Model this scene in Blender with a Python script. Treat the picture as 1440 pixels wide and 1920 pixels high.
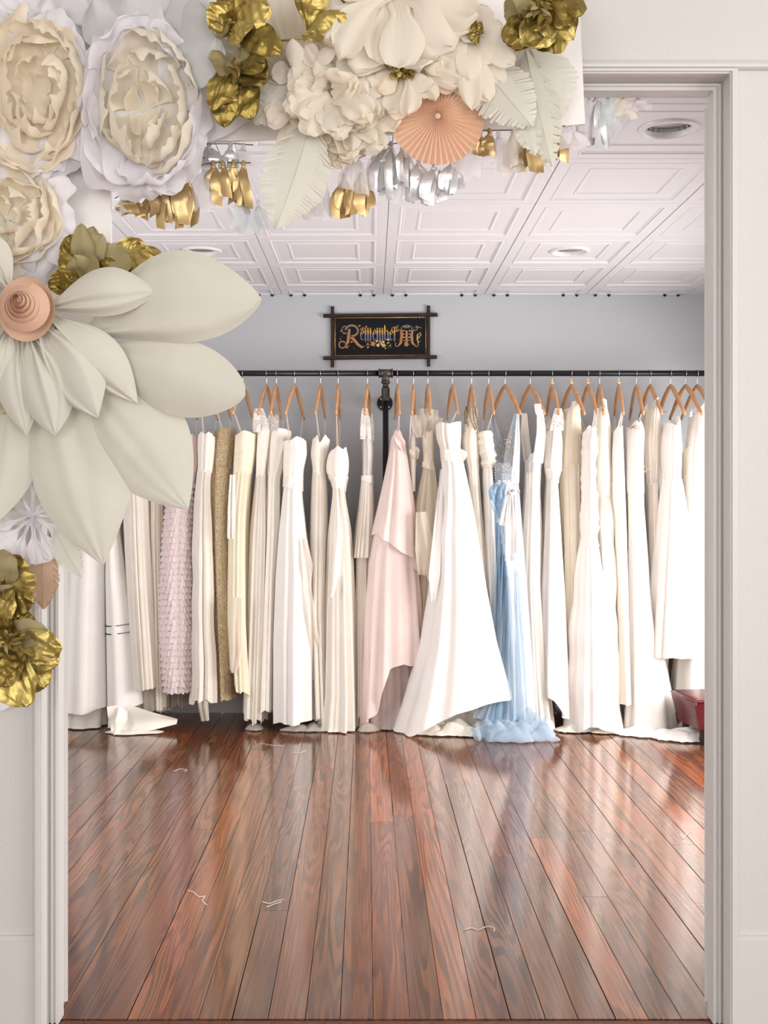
import bpy, math, random
import numpy as np
from mathutils import Vector

for o in list(bpy.data.objects):
    bpy.data.objects.remove(o, do_unlink=True)
SC = bpy.context.scene
COL = SC.collection
PI = math.pi

# ---------------------------------------------------------------- camera
F, CX, CY, EYE = 2070.0, 695.0, 930.0, 1.30      # focal length in pixels, vanishing point, eye height
cam = bpy.data.cameras.new('camera')
cam.sensor_fit = 'VERTICAL'
cam.sensor_height = 36.0
cam.lens = F / 1920 * 36.0
cam.shift_x = (720 - CX) / 1920
cam.shift_y = -(960 - CY) / 1920
cam.clip_start = 0.05
camo = bpy.data.objects.new('camera', cam)
camo.location = (0, 0, EYE)
camo.rotation_euler = (PI / 2, 0, 0)
COL.objects.link(camo)
SC.camera = camo

# ---------------------------------------------------------------- world, window daylight, exposure
w = bpy.data.worlds.new('world'); SC.world = w
w.use_nodes = True
bg = w.node_tree.nodes['Background']
bg.inputs['Color'].default_value = (0.86, 0.92, 1.0, 1)
bg.inputs['Strength'].default_value = 1.6

def area(name, loc, rot, sx, sy, power, color):
    l = bpy.data.lights.new(name, 'AREA')
    l.shape = 'RECTANGLE'; l.size = sx; l.size_y = sy
    l.energy = power; l.color = color
    o = bpy.data.objects.new(name, l); o.location = loc; o.rotation_euler = rot
    COL.objects.link(o)
    return o
# daylight that comes in by the windows: right wall of the gown room, rear and right wall of the front room; the left gown room light is added
area('daylight_gown_room', (2.41, 4.75, 1.10), (0, math.radians(76), math.radians(-14)), 1.4, 2.2, 134, (1.0, 0.96, 0.93)).data.spread = math.radians(150)
area('added_fill_gown_room_left', (-2.56, 3.95, 1.42), (0, math.radians(-78), 0), 1.75, 1.5, 62, (0.97, 0.985, 1.0)).data.spread = math.radians(155)  # added fill from the left wall, brightens the left gowns
area('daylight_front_a', (-1.45, -2.54, 1.65), (PI / 2, 0, 0), 1.9, 2.2, 88, (1.0, 0.965, 0.93))
area('daylight_front_b', (1.45, -2.54, 1.65), (PI / 2, 0, 0), 1.9, 2.2, 88, (1.0, 0.965, 0.93))
area('daylight_front_side', (2.94, 0.6, 1.75), (0, PI / 2, 0), 2.1, 1.9, 80, (1.0, 0.97, 0.94))

vs = SC.view_settings
vs.view_transform = 'Standard'
try: vs.look = 'None'
except Exception: pass
vs.gamma = 1.0
vs.use_curve_mapping = False
vs.exposure = -0.42
SC.cycles.max_bounces = 6
SC.cycles.diffuse_bounces = 4
SC.cycles.glossy_bounces = 2
SC.cycles.transmission_bounces = 3
SC.cycles.transparent_max_bounces = 8
SC.cycles.use_adaptive_sampling = True
SC.cycles.adaptive_threshold = 0.1
SC.cycles.use_denoising = True
SC.cycles.sample_clamp_indirect = 6.0

# ---------------------------------------------------------------- helpers
def P(px, py, Y):
    """a point at distance Y from the camera plane, seen at pixel px, py of the 1440x1920 photograph"""
    return np.array([(px - CX) / F * Y, Y, EYE + (CY - py) / F * Y])

def link(o, parent=None):
    COL.objects.link(o)
    if parent is not None: o.parent = parent
    return o

def tag(o, label=None, cat=None, group=None, kind=None):
    if label: o['label'] = label
    if cat: o['category'] = cat
    if group: o['group'] = group
    if kind: o['kind'] = kind
    return o

def mesh(name, V, Fc, mat, parent=None, smooth=False):
    me = bpy.data.meshes.new(name)
    if isinstance(V, np.ndarray): V = V.tolist()
    if isinstance(Fc, np.ndarray): Fc = Fc.tolist()
    if parent is not None:
        pl = parent.matrix_basis.translation
        par = parent.parent
        ox, oy, oz = pl
        while par is not None:
            t = par.matrix_basis.translation; ox += t[0]; oy += t[1]; oz += t[2]; par = par.parent
        V = [(a - ox, b - oy, c - oz) for a, b, c in V]
    me.from_pydata(V, [], Fc)
    if mat is not None: me.materials.append(mat)
    if smooth: me.shade_smooth()
    o = bpy.data.objects.new(name, me)
    return link(o, parent)

def empty(name, loc, label=None, cat=None, group=None):
    o = bpy.data.objects.new(name, None)
    o.location = tuple(float(v) for v in loc)
    o.empty_display_size = 0.05
    link(o)
    return tag(o, label, cat, group)

class MB:
    """collects pieces of ONE part"""
    def __init__(s): s.V = []; s.F = []
    def add(s, V, Fc):
        n = len(s.V)
        s.V += [tuple(map(float, v)) for v in V]
        s.F += [tuple(int(i) + n for i in f) for f in Fc]
        return s
    def box(s, x0, x1, y0, y1, z0, z1):
        V = [(x0,y0,z0),(x1,y0,z0),(x1,y1,z0),(x0,y1,z0),(x0,y0,z1),(x1,y0,z1),(x1,y1,z1),(x0,y1,z1)]
        return s.add(V, [(0,3,2,1),(4,5,6,7),(0,1,5,4),(1,2,6,5),(2,3,7,6),(3,0,4,7)])
    def tube(s, pts, r, n=10, cap=True, flat=1.0):
        V, Fc = tube(pts, r, n, cap, flat); return s.add(V, Fc)
    def grid(s, G, closed=False):
        V, Fc = gridf(G, closed); return s.add(V, Fc)
    def build(s, name, mat, parent=None, smooth=False):
        return mesh(name, s.V, s.F, mat, parent, smooth)

def gridf(G, closed=False):
    nu, nv = G.shape[:2]
    i = np.arange(nu - 1)[:, None]
    j = np.arange(nv if closed else nv - 1)[None, :]
    j2 = (j + 1) % nv
    Q = np.stack([i * nv + j + 0 * j, i * nv + j2, (i + 1) * nv + j2, (i + 1) * nv + j], -1).reshape(-1, 4)
    return G.reshape(-1, 3), Q

def gmesh(name, G, mat, parent=None, closed=False, smooth=True):
    V, Q = gridf(G, closed)
    return mesh(name, V, Q, mat, parent, smooth)

def tube(pts, r, n=10, cap=True, flat=1.0):
    pts = [np.array(p, float) for p in pts]
    m = len(pts)
    rs = [r] * m if np.isscalar(r) else list(r)
    V, Fc = [], []
    up = None
    for i, p in enumerate(pts):
        d = pts[min(i + 1, m - 1)] - pts[max(i - 1, 0)]
        d = d / (np.linalg.norm(d) + 1e-9)
        if up is None:
            a = np.array([0, 0, 1.0]) if abs(d[2]) < 0.9 else np.array([1.0, 0, 0])
        else: a = up
        x = np.cross(a, d); x /= np.linalg.norm(x) + 1e-9
        y = np.cross(d, x); up = y
        for k in range(n):
            t = 2 * PI * k / n
            V.append(p + rs[i] * (math.cos(t) * x * flat + math.sin(t) * y))
    for i in range(m - 1):
        for k in range(n):
            Fc.append((i*n+k, i*n+(k+1) % n, (i+1)*n+(k+1) % n, (i+1)*n+k))
    if cap:
        Fc.append(tuple(range(n - 1, -1, -1))); Fc.append(tuple((m-1)*n + k for k in range(n)))
    return V, Fc

def disc_lathe(profile, n, center):
    """profile of (radius, z) around a vertical axis"""
    V, Fc = [], []
    for r, z in profile:
        for k in range(n):
            t = 2 * PI * k / n
            V.append((center[0] + r * math.cos(t), center[1] + r * math.sin(t), center[2] + z))
    for i in range(len(profile) - 1):
        for k in range(n):
            Fc.append((i*n+k, i*n+(k+1) % n, (i+1)*n+(k+1) % n, (i+1)*n+k))
    return V, Fc

def waves(p, seed, freq, n=6, tri=False):
    """smooth (or facetted) random relief; p is an array (...,d)"""
    r = np.random.RandomState(seed)
    out = np.zeros(p.shape[:-1])
    for i in range(n):
        k = r.normal(size=p.shape[-1]); k /= np.linalg.norm(k)
        k *= freq * (0.6 + 0.9 * r.rand())
        ph = (p * k).sum(-1) + r.rand() * 6.283
        if tri: out += 2 * np.abs(2 * ((ph / 6.283) % 1) - 1) - 1
        else: out += np.sin(ph)
    return out / math.sqrt(n)

# ---------------------------------------------------------------- materials
def srgb(r, g, b):
    f = lambda c: (c / 255 / 12.92) if c / 255 <= 0.04045 else ((c / 255 + 0.055) / 1.055) ** 2.4
    return (f(r), f(g), f(b), 1)

class NT:
    def __init__(s, name):
        s.m = bpy.data.materials.new(name); s.m.use_nodes = True
        s.t = s.m.node_tree; s.p = s.t.nodes['Principled BSDF']; s.out = s.t.nodes['Material Output']
    def n(s, typ, **kw):
        o = s.t.nodes.new(typ)
        for k, v in kw.items():
            if k in o.inputs and not hasattr(o, k): o.inputs[k].default_value = v
            else: setattr(o, k, v)
        return o
    def l(s, a, b): s.t.links.new(a, b)

def ramp(nt, fac, stops):
    r = nt.n('ShaderNodeValToRGB')
    e = r.color_ramp.elements
    e[0].position, e[0].color = stops[0]
    e[1].position, e[1].color = stops[-1]
    for pos, c in stops[1:-1]:
        x = e.new(pos); x.color = c
    nt.l(fac, r.inputs['Fac'])
    return r.outputs['Color']

def mix(nt, fac, a, b, mode='MIX'):
    m = nt.n('ShaderNodeMix'); m.data_type = 'RGBA'; m.blend_type = mode
    if hasattr(fac, 'links'): nt.l(fac, m.inputs[0])
    else: m.inputs[0].default_value = fac
    for s_, v in ((6, a), (7, b)):
        if hasattr(v, 'links'): nt.l(v, m.inputs[s_])
        else: m.inputs[s_].default_value = v
    return m.outputs[2]

def bump(nt, h, strength, dist=0.01):
    b = nt.n('ShaderNodeBump'); b.inputs['Strength'].default_value = strength
    b.inputs['Distance'].default_value = dist
    nt.l(h, b.inputs['Height']); nt.l(b.outputs['Normal'], nt.p.inputs['Normal'])
    return b

def paint(name, col, rough=0.55, var=0.03, scale=3.0, bstr=0.05, bscale=180):
    nt = NT(name)
    tc = nt.n('ShaderNodeTexCoord')
    no = nt.n('ShaderNodeTexNoise', Scale=scale, Detail=4.0); nt.l(tc.outputs['Object'], no.inputs['Vector'])
    d = tuple(max(0, c * (1 - var * 2)) for c in col[:3]) + (1,)
    nt.l(mix(nt, no.outputs['Fac'], d, col), nt.p.inputs['Base Color'])
    nt.p.inputs['Roughness'].default_value = rough
    n2 = nt.n('ShaderNodeTexNoise', Scale=bscale, Detail=2.0); nt.l(tc.outputs['Object'], n2.inputs['Vector'])
    bump(nt, n2.outputs['Fac'], bstr, 0.004)
    return nt.m

def thin(name, col, col2=None, rough=0.75, trans=0.3, clear=0.0, bscale=90, bstr=0.15, vscale=6, sheen=0.0, stretch=None):
    """paper or cloth: a thin sheet that lets some light through; clear = share that is see-through net"""
    nt = NT(name)
    tc = nt.n('ShaderNodeTexCoord')
    vec = tc.outputs['Object']
    if stretch:
        mp = nt.n('ShaderNodeMapping'); mp.inputs['Scale'].default_value = stretch
        nt.l(vec, mp.inputs['Vector']); vec2 = mp.outputs['Vector']
    else: vec2 = vec
    no = nt.n('ShaderNodeTexNoise', Scale=vscale, Detail=3.0); nt.l(vec, no.inputs['Vector'])
    c2 = col2 or tuple(c * 0.93 for c in col[:3]) + (1,)
    fr = nt.n('ShaderNodeMapRange'); fr.inputs[1].default_value = 0.3; fr.inputs[2].default_value = 0.7
    nt.l(no.outputs['Fac'], fr.inputs[0])
    c = mix(nt, fr.outputs[0], c2, col)
    nt.l(c, nt.p.inputs['Base Color'])
    nt.p.inputs['Roughness'].default_value = rough
    nt.p.inputs['Specular IOR Level'].default_value = 0.25
    if sheen: nt.p.inputs['Sheen Weight'].default_value = sheen
    n2 = nt.n('ShaderNodeTexNoise', Scale=bscale, Detail=3.0); nt.l(vec2, n2.inputs['Vector'])
    b = bump(nt, n2.outputs['Fac'], bstr, 0.006)
    sh = nt.p.outputs[0]
    if trans:
        tr = nt.n('ShaderNodeBsdfTranslucent'); nt.l(c, tr.inputs['Color'])
        mx = nt.n('ShaderNodeMixShader'); mx.inputs[0].default_value = trans
        nt.l(sh, mx.inputs[1]); nt.l(tr.outputs[0], mx.inputs[2]); sh = mx.outputs[0]
    if clear:
        tp = nt.n('ShaderNodeBsdfTransparent')
        mx = nt.n('ShaderNodeMixShader'); mx.inputs[0].default_value = clear
        nt.l(sh, mx.inputs[1]); nt.l(tp.outputs[0], mx.inputs[2]); sh = mx.outputs[0]
    nt.l(sh, nt.out.inputs['Surface'])
    return nt.m

def lace(name, col, hole=0.35, scale=120):
    """openwork: a net of cells with solid motifs"""
    nt = NT(name)
    tc = nt.n('ShaderNodeTexCoord')
    vo = nt.n('ShaderNodeTexVoronoi', Scale=scale); vo.feature = 'DISTANCE_TO_EDGE'
    nt.l(tc.outputs['Object'], vo.inputs['Vector'])
    no = nt.n('ShaderNodeTexNoise', Scale=22.0, Detail=2.0); nt.l(tc.outputs['Object'], no.inputs['Vector'])
    gt = nt.n('ShaderNodeMath', operation='GREATER_THAN'); gt.inputs[1].default_value = 0.12; nt.l(vo.outputs['Distance'], gt.inputs[0])
    g2 = nt.n('ShaderNodeMath', operation='LESS_THAN'); g2.inputs[1].default_value = 0.52; nt.l(no.outputs['Fac'], g2.inputs[0])
    mu = nt.n('ShaderNodeMath', operation='MULTIPLY'); nt.l(gt.outputs[0], mu.inputs[0]); nt.l(g2.outputs[0], mu.inputs[1])
    m2 = nt.n('ShaderNodeMath', operation='MULTIPLY'); m2.inputs[1].default_value = hole; nt.l(mu.outputs[0], m2.inputs[0])
    nt.p.inputs['Base Color'].default_value = col
    nt.p.inputs['Roughness'].default_value = 0.8
    bump(nt, no.outputs['Fac'], 0.6, 0.01)
    tp = nt.n('ShaderNodeBsdfTransparent'); mx = nt.n('ShaderNodeMixShader')
    nt.l(m2.outputs[0], mx.inputs[0]); nt.l(nt.p.outputs[0], mx.inputs[1]); nt.l(tp.outputs[0], mx.inputs[2])
    nt.l(mx.outputs[0], nt.out.inputs['Surface'])
    return nt.m

def foil(name, col, col2, rough=0.34, metal=0.85, bstr=0.5, scale=26):
    nt = NT(name)
    tc = nt.n('ShaderNodeTexCoord')
    no = nt.n('ShaderNodeTexNoise', Scale=9.0, Detail=3.0); nt.l(tc.outputs['Object'], no.inputs['Vector'])
    nt.l(mix(nt, no.outputs['Fac'], col2, col), nt.p.inputs['Base Color'])
    nt.p.inputs['Metallic'].default_value = metal
    nt.p.inputs['Roughness'].default_value = rough
    vo = nt.n('ShaderNodeTexVoronoi', Scale=scale); nt.l(tc.outputs['Object'], vo.inputs['Vector'])
    bump(nt, vo.outputs['Distance'], bstr, 0.012)
    return nt.m

def wood(name, a, b, scale=(30, 30, 4), rough=0.4):
    nt = NT(name)
    tc = nt.n('ShaderNodeTexCoord'); mp = nt.n('ShaderNodeMapping'); mp.inputs['Scale'].default_value = scale
    nt.l(tc.outputs['Object'], mp.inputs['Vector'])
    no = nt.n('ShaderNodeTexNoise', Scale=2.0, Detail=4.0, Distortion=1.0); nt.l(mp.outputs[0], no.inputs['Vector'])
    nt.l(ramp(nt, no.outputs['Fac'], [(0.3, a), (0.7, b)]), nt.p.inputs['Base Color'])
    nt.p.inputs['Roughness'].default_value = rough
    bump(nt, no.outputs['Fac'], 0.15, 0.004)
    return nt.m

def plain(name, col, rough=0.5, metal=0.0):
    nt = NT(name)
    tc = nt.n('ShaderNodeTexCoord')
    no = nt.n('ShaderNodeTexNoise', Scale=40.0, Detail=3.0); nt.l(tc.outputs['Object'], no.inputs['Vector'])
    d = tuple(c * 0.82 for c in col[:3]) + (1,)
    nt.l(mix(nt, no.outputs['Fac'], d, col), nt.p.inputs['Base Color'])
    nt.p.inputs['Roughness'].default_value = rough
    nt.p.inputs['Metallic'].default_value = metal
    return nt.m

def floorboards():
    """old fir boards: dark red brown, figured grain, clear varnish with scratches"""
    nt = NT('fir_floorboards')
    tc = nt.n('ShaderNodeTexCoord'); oi = nt.n('ShaderNodeObjectInfo')
    off = nt.n('ShaderNodeVectorMath', operation='SCALE')
    cmb = nt.n('ShaderNodeCombineXYZ'); 
    for i, k in enumerate((3.1, 17.0, 9.0)):
        mm = nt.n('ShaderNodeMath', operation='MULTIPLY'); mm.inputs[1].default_value = k
        nt.l(oi.outputs['Random'], mm.inputs[0]); nt.l(mm.outputs[0], cmb.inputs[i])
    ad = nt.n('ShaderNodeVectorMath', operation='ADD'); nt.l(tc.outputs['Object'], ad.inputs[0]); nt.l(cmb.outputs[0], ad.inputs[1])
    # cathedral figure: contour lines of a stretched smooth field
    mp = nt.n('ShaderNodeMapping'); mp.inputs['Scale'].default_value = (11, 0.55, 8); nt.l(ad.outputs[0], mp.inputs['Vector'])
    n1 = nt.n('ShaderNodeTexNoise', Scale=0.9, Detail=2.0, Distortion=0.5); nt.l(mp.outputs[0], n1.inputs['Vector'])
    mu = nt.n('ShaderNodeMath', operation='MULTIPLY'); mu.inputs[1].default_value = 105.0; nt.l(n1.outputs['Fac'], mu.inputs[0])
    sn = nt.n('ShaderNodeMath', operation='SINE'); nt.l(mu.outputs[0], sn.inputs[0])
    mr = nt.n('ShaderNodeMapRange'); mr.inputs[1].default_value = -1; mr.inputs[2].default_value = 1; nt.l(sn.outputs[0], mr.inputs[0])
    # fine streaks
    m2 = nt.n('ShaderNodeMapping'); m2.inputs['Scale'].default_value = (190, 3.5, 50); nt.l(ad.outputs[0], m2.inputs['Vector'])
    n2 = nt.n('ShaderNodeTexNoise', Scale=1.0, Detail=3.0); nt.l(m2.outputs[0], n2.inputs['Vector'])
    # cloudy stain
    m3 = nt.n('ShaderNodeMapping'); m3.inputs['Scale'].default_value = (9, 2.2, 5); nt.l(ad.outputs[0], m3.inputs['Vector'])
    n3 = nt.n('ShaderNodeTexNoise', Scale=1.0, Detail=4.0); nt.l(m3.outputs[0], n3.inputs['Vector'])
    base = ramp(nt, oi.outputs['Random'], [(0.0, srgb(96, 54, 28)), (0.2, srgb(150, 80, 38)), (0.4, srgb(92, 50, 28)), (0.6, srgb(128, 66, 34)), (0.75, srgb(186, 94, 42)), (0.88, srgb(116, 60, 32)), (1.0, srgb(156, 88, 42))])
    dark = mix(nt, 0.72, base, srgb(38, 22, 17))
    lite = mix(nt, 0.42, base, srgb(196, 124, 70))
    fig = nt.n('ShaderNodeMapRange'); fig.inputs[1].default_value = 0.35; fig.inputs[2].default_value = 0.75
    nt.l(mr.outputs[0], fig.inputs[0])
    c1 = mix(nt, fig.outputs[0], lite, dark)
    wgt = nt.n('ShaderNodeMapRange'); wgt.inputs[1].default_value = 0.38; wgt.inputs[2].default_value = 0.6; wgt.inputs[3].default_value = 0.12; wgt.inputs[4].default_value = 0.8
    nt.l(n3.outputs['Fac'], wgt.inputs[0])
    c2 = mix(nt, wgt.outputs[0], base, c1)
    st = nt.n('ShaderNodeMapRange'); st.inputs[1].default_value = 0.3; st.inputs[2].default_value = 0.7; nt.l(n2.outputs['Fac'], st.inputs[0])
    c3 = mix(nt, st.outputs[0], mix(nt, 0.5, c2, srgb(34, 20, 14)), c2)
    m5 = nt.n('ShaderNodeMapping'); m5.inputs['Scale'].default_value = (6, 1.3, 5); nt.l(tc.outputs['Object'], m5.inputs['Vector'])
    n5 = nt.n('ShaderNodeTexNoise', Scale=1.0, Detail=3.0); nt.l(m5.outputs[0], n5.inputs['Vector'])
    s5 = nt.n('ShaderNodeMapRange'); s5.inputs[1].default_value = 0.5; s5.inputs[2].default_value = 0.75; s5.inputs[4].default_value = 0.4; nt.l(n5.outputs['Fac'], s5.inputs[0])
    c4 = mix(nt, s5.outputs[0], c3, srgb(44, 27, 20))
    nt.l(mix(nt, 0.14, c4, srgb(26, 13, 8)), nt.p.inputs['Base Color'])
    nt.p.inputs['Roughness'].default_value = 0.5
    nt.p.inputs['Specular IOR Level'].default_value = 0.15
    nt.p.inputs['Coat Weight'].default_value = 1.0
    nt.p.inputs['Coat Roughness'].default_value = 0.13
    nt.p.inputs['Coat IOR'].default_value = 1.8
    n4 = nt.n('ShaderNodeTexNoise', Scale=9.0, Detail=3.0); nt.l(tc.outputs['Object'], n4.inputs['Vector'])
    rr = nt.n('ShaderNodeMapRange'); rr.inputs[3].default_value = 0.09; rr.inputs[4].default_value = 0.18; nt.l(n4.outputs['Fac'], rr.inputs[0])
    nt.l(rr.outputs[0], nt.p.inputs['Coat Roughness'])
    bump(nt, n2.outputs['Fac'], 0.06, 0.003)
    return nt.m

M = {}
M['front_wall'] = paint('front_wall_paint', srgb(209, 207, 204), 0.6, 0.012, 2, 0.25, 230)
M['trim'] = paint('trim_gloss_paint', srgb(214, 211, 208), 0.35, 0.02, 5, 0.04, 60)
M['back_wall'] = paint('gown_room_wall_paint', srgb(196, 199, 203), 0.6, 0.015, 2, 0.12, 230)
M['ceil'] = paint('ceiling_tile', srgb(228, 227, 231), 0.55, 0.01, 3, 0.03, 120)
M['floor'] = floorboards()
M['subfloor'] = plain('dark_gap', srgb(18, 12, 10), 0.9)
M['board'] = paint('foam_board', srgb(243, 239, 236), 0.7, 0.01, 3, 0.03, 90)
M['sage'] = thin('sage_paper', srgb(220, 218, 204), srgb(212, 210, 197), 0.65, 0.18, bscale=60, bstr=0.08)
M['sage2'] = thin('sage_paper_pale', srgb(225, 223, 211), srgb(217, 215, 204), 0.65, 0.18, bscale=70, bstr=0.1)
M['peach'] = thin('peach_paper', srgb(240, 206, 180), srgb(234, 196, 168), 0.65, 0.12, bscale=80, bstr=0.05)
M['rose'] = thin('rose_card', srgb(228, 190, 164), srgb(220, 180, 154), 0.7, 0.1, bscale=80, bstr=0.05)
M['lav'] = thin('white_tissue', srgb(247, 245, 247), srgb(240, 237, 242), 0.75, 0.3, bscale=45, bstr=0.35)
M['greytis'] = thin('pearl_grey_tissue', srgb(224, 224, 222), srgb(212, 213, 213), 0.7, 0.25, bscale=40, bstr=0.4)
M['cream'] = thin('cream_crepe', srgb(254, 246, 230), srgb(253, 241, 220), 0.75, 0.42, bscale=60, bstr=0.3)
M['cream2'] = thin('pale_cream_crepe', srgb(251, 246, 235), srgb(249, 241, 226), 0.75, 0.42, bscale=60, bstr=0.3)
M['cream3'] = thin('warm_cream_crepe', srgb(254, 246, 231), srgb(253, 240, 219), 0.75, 0.45, bscale=60, bstr=0.3)
M['gold'] = foil('gold_foil_paper', srgb(170, 148, 80), srgb(130, 110, 50), 0.36, 0.75, 0.25)
M['gold2'] = foil('bright_gold_foil_paper', srgb(204, 184, 114), srgb(180, 158, 84), 0.36, 0.7, 0.25)
M['olive'] = thin('matte_gold_back', srgb(176, 164, 124), srgb(150, 136, 92), 0.7, 0.12, bscale=70, bstr=0.2)
M['goldstrip'] = foil('gold_mylar', srgb(214, 188, 138), srgb(194, 162, 108), 0.34, 0.6, 0.25, 18)
M['silver'] = foil('silver_mylar', srgb(226, 228, 230), srgb(206, 208, 212), 0.32, 0.45, 0.3, 18)
M['sheer'] = thin('sheer_white_plastic', srgb(244, 240, 242), srgb(236, 230, 234), 0.35, 0.2, clear=0.45, bscale=30, bstr=0.4)
M['clearfilm'] = thin('iridescent_film', srgb(226, 232, 236), srgb(214, 222, 228), 0.15, 0.1, clear=0.5, bscale=24, bstr=0.6)
M['kraft'] = thin('kraft_paper', srgb(208, 178, 154), srgb(198, 166, 142), 0.7, 0.1)
M['hangerwood'] = wood('hanger_wood', srgb(190, 138, 96), srgb(214, 168, 124), (20, 20, 6), 0.3)
M['bead'] = wood('bead_wood', srgb(214, 172, 128), srgb(228, 190, 150), (20, 20, 20), 0.4)
M['wire'] = plain('hook_steel', srgb(200, 200, 200), 0.2, 1.0)
M['pipe'] = plain('black_pipe', srgb(30, 32, 38), 0.32, 0.4)
M['iron'] = plain('iron_fitting', srgb(86, 82, 78), 0.45, 0.7)
M['darkwood'] = wood('dark_frame_wood', srgb(22, 13, 12), srgb(52, 30, 24), (60, 60, 60), 0.35)
M['gilt'] = foil('gilt_liner', srgb(206, 172, 100), srgb(160, 120, 60), 0.35, 0.8, 0.3, 80)
M['canvas'] = plain('black_canvas', srgb(12, 13, 20), 0.95)
M['chrome'] = plain('reflector_chrome', srgb(186, 188, 190), 0.08, 1.0)
M['whitemetal'] = plain('white_metal', srgb(240, 238, 236), 0.35)
M['bulb'] = plain('frosted_bulb', srgb(232, 232, 230), 0.2)
M['leather'] = plain('maroon_leather', srgb(96, 24, 34), 0.24)
M['shadowgap'] = plain('black_notch', srgb(20, 20, 24), 0.9)
M['thread'] = plain('white_thread', srgb(232, 224, 210), 0.8)
M['cord'] = plain('thin_cord', srgb(70, 66, 62), 0.8)

# ================================================================ the two rooms
CEIL = 2.513
XL, XR, YB = -2.6, 2.45, 6.64           # gown room
def struct(name, mb, mat, parent=None, smooth=False):
    o = mb.build(name, mat, parent, smooth)
    if parent is None: o['kind'] = 'structure'
    return o

# ---- floor of the gown room: boards one by one on a dark base
fl = struct('floor', MB().box(XL, XR, 2.74, YB, -0.06, -0.02), M['subfloor'])
rb = random.Random(4)
ang = math.radians(0.25)
bw = 0.0872
nb = 0
x = -2.55
while x < 2.36:
    wd = bw * rb.uniform(0.93, 1.07)
    cuts = [2.745]
    y = 2.745 + rb.uniform(0.7, 3.6)
    while y < YB - 0.5:
        cuts.append(y); y += rb.uniform(1.6, 3.6)
    cuts.append(YB - 0.004)
    for a, b in zip(cuts[:-1], cuts[1:]):
        g = rb.choice([0.0004, 0.0008, 0.0013, 0.0022])
        x0, x1 = x + g, x + wd - 0.0003
        za, zb = rb.uniform(-0.0006, 0), rb.uniform(-0.0006, 0)
        e = 0.0008
        V = []
        for yy in (a + 0.0008, b - 0.0008):
            s = (yy - 4.7) * math.tan(ang) * -1
            V += [(x0 + s, yy, -0.02), (x0 + s, yy, za - e), (x0 + s + e, yy, za), (x1 + s - e, yy, zb), (x1 + s, yy, zb - e), (x1 + s, yy, -0.02)]
        Fc = [(i, i + 1, i + 7, i + 6) for i in range(5)] + [(5, 4, 3, 2, 1, 0), (6, 7, 8, 9, 10, 11)]
        mesh('plank', V, [tuple(reversed(f)) for f in Fc], M['floor'], fl)
    x += wd

# ---- front room floor, threshold strip
ff = struct('floor_front', MB().box(-3, 3, -2.6, 2.66, -0.06, -0.02), M['subfloor'])
x = -2.98
while x < 2.9:
    wd = 0.19
    mesh('plank', *[(lambda mb: (mb.V, mb.F))(MB().box(x + 0.001, x + wd - 0.001, -2.59, 2.655, -0.02, -0.006))][0], M['floor'], ff)
    x += wd
struct('trim_threshold', MB().box(-0.80, 0.88, 2.665, 2.742, -0.03, -0.003), wood('threshold_wood', srgb(70, 40, 28), srgb(110, 66, 44)))

# ---- gown room walls
struct('wall_back', MB().box(XL, XR, YB, YB + 0.1, 0, CEIL + 0.1), M['back_wall'])
# left wall with an added window opening (Y 3.2..4.7), right wall with its window opening (Y 3.1..5.4)
def side_wall(name, xa, xb, y0, y1, wy0, wy1, wz0, wz1, h, mat):
    mb = MB()
    mb.box(xa, xb, y0, wy0, 0, h); mb.box(xa, xb, wy1, y1, 0, h)
    mb.box(xa, xb, wy0, wy1, 0, wz0); mb.box(xa, xb, wy0, wy1, wz1, h)
    return struct(name, mb, mat)
side_wall('wall_left', XL - 0.1, XL, 2.78, YB, 3.2, 4.7, 0.54, 2.3, CEIL + 0.1, M['back_wall'])
side_wall('wall_right', XR, XR + 0.1, 2.78, YB, 3.6, 5.9, 0.36, 1.84, CEIL + 0.1, M['back_wall'])
glassn = NT('window_glass')
gtp = glassn.n('ShaderNodeBsdfTransparent'); gmx = glassn.n('ShaderNodeMixShader'); gmx.inputs[0].default_value = 0.9
glassn.p.inputs['Roughness'].default_value = 0.02
glassn.l(glassn.p.outputs[0], gmx.inputs[1]); glassn.l(gtp.outputs[0], gmx.inputs[2]); glassn.l(gmx.outputs[0], glassn.out.inputs['Surface'])
M['glass'] = glassn.m
def window(name, axis, c, a0, a1, z0, z1):
    """sash window standing in a wall; axis is the wall normal"""
    def bx(mb, p0, p1, q0, q1, r0, r1):
        return mb.box(p0, p1, q0, q1, r0, r1) if axis == 'x' else mb.box(q0, q1, p0, p1, r0, r1)
    t = 0.05
    fr = MB()
    bx(fr, c - .03, c + .03, a0, a0 + t, z0, z1); bx(fr, c - .03, c + .03, a1 - t, a1, z0, z1)
    bx(fr, c - .03, c + .03, a0 + t, a1 - t, z0, z0 + t); bx(fr, c - .03, c + .03, a0 + t, a1 - t, z1 - t, z1)
    o = struct(name, fr, M['trim'])
    am, zm = (a0 + a1) / 2, (z0 + z1) / 2
    bx(MB(), 0, 0, 0, 0, 0, 0)
    m1 = MB(); bx(m1, c - .02, c + .02, am - .02, am + .02, z0 + t, z1 - t); m1.build('mullion', M['trim'], o)
    m2 = MB(); bx(m2, c - .022, c + .022, a0 + t, a1 - t, zm - .02, zm + .02); m2.build('meeting_rail', M['trim'], o)
    for p, q in ((a0 + t, am - .02), (am + .02, a1 - t)):
        for r, s in ((z0 + t, zm - .02), (zm + .02, z1 - t)):
            g = MB(); bx(g, c - .003, c + .003, p, q, r, s); g.build('pane', M['glass'], o)
window('window_1', 'x', XR + 0.05, 3.6, 5.9, 0.36, 1.84)
window('window_added', 'x', XL - 0.05, 3.2, 4.7, 0.54, 2.3)  # invented window to go with the added left fill
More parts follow.
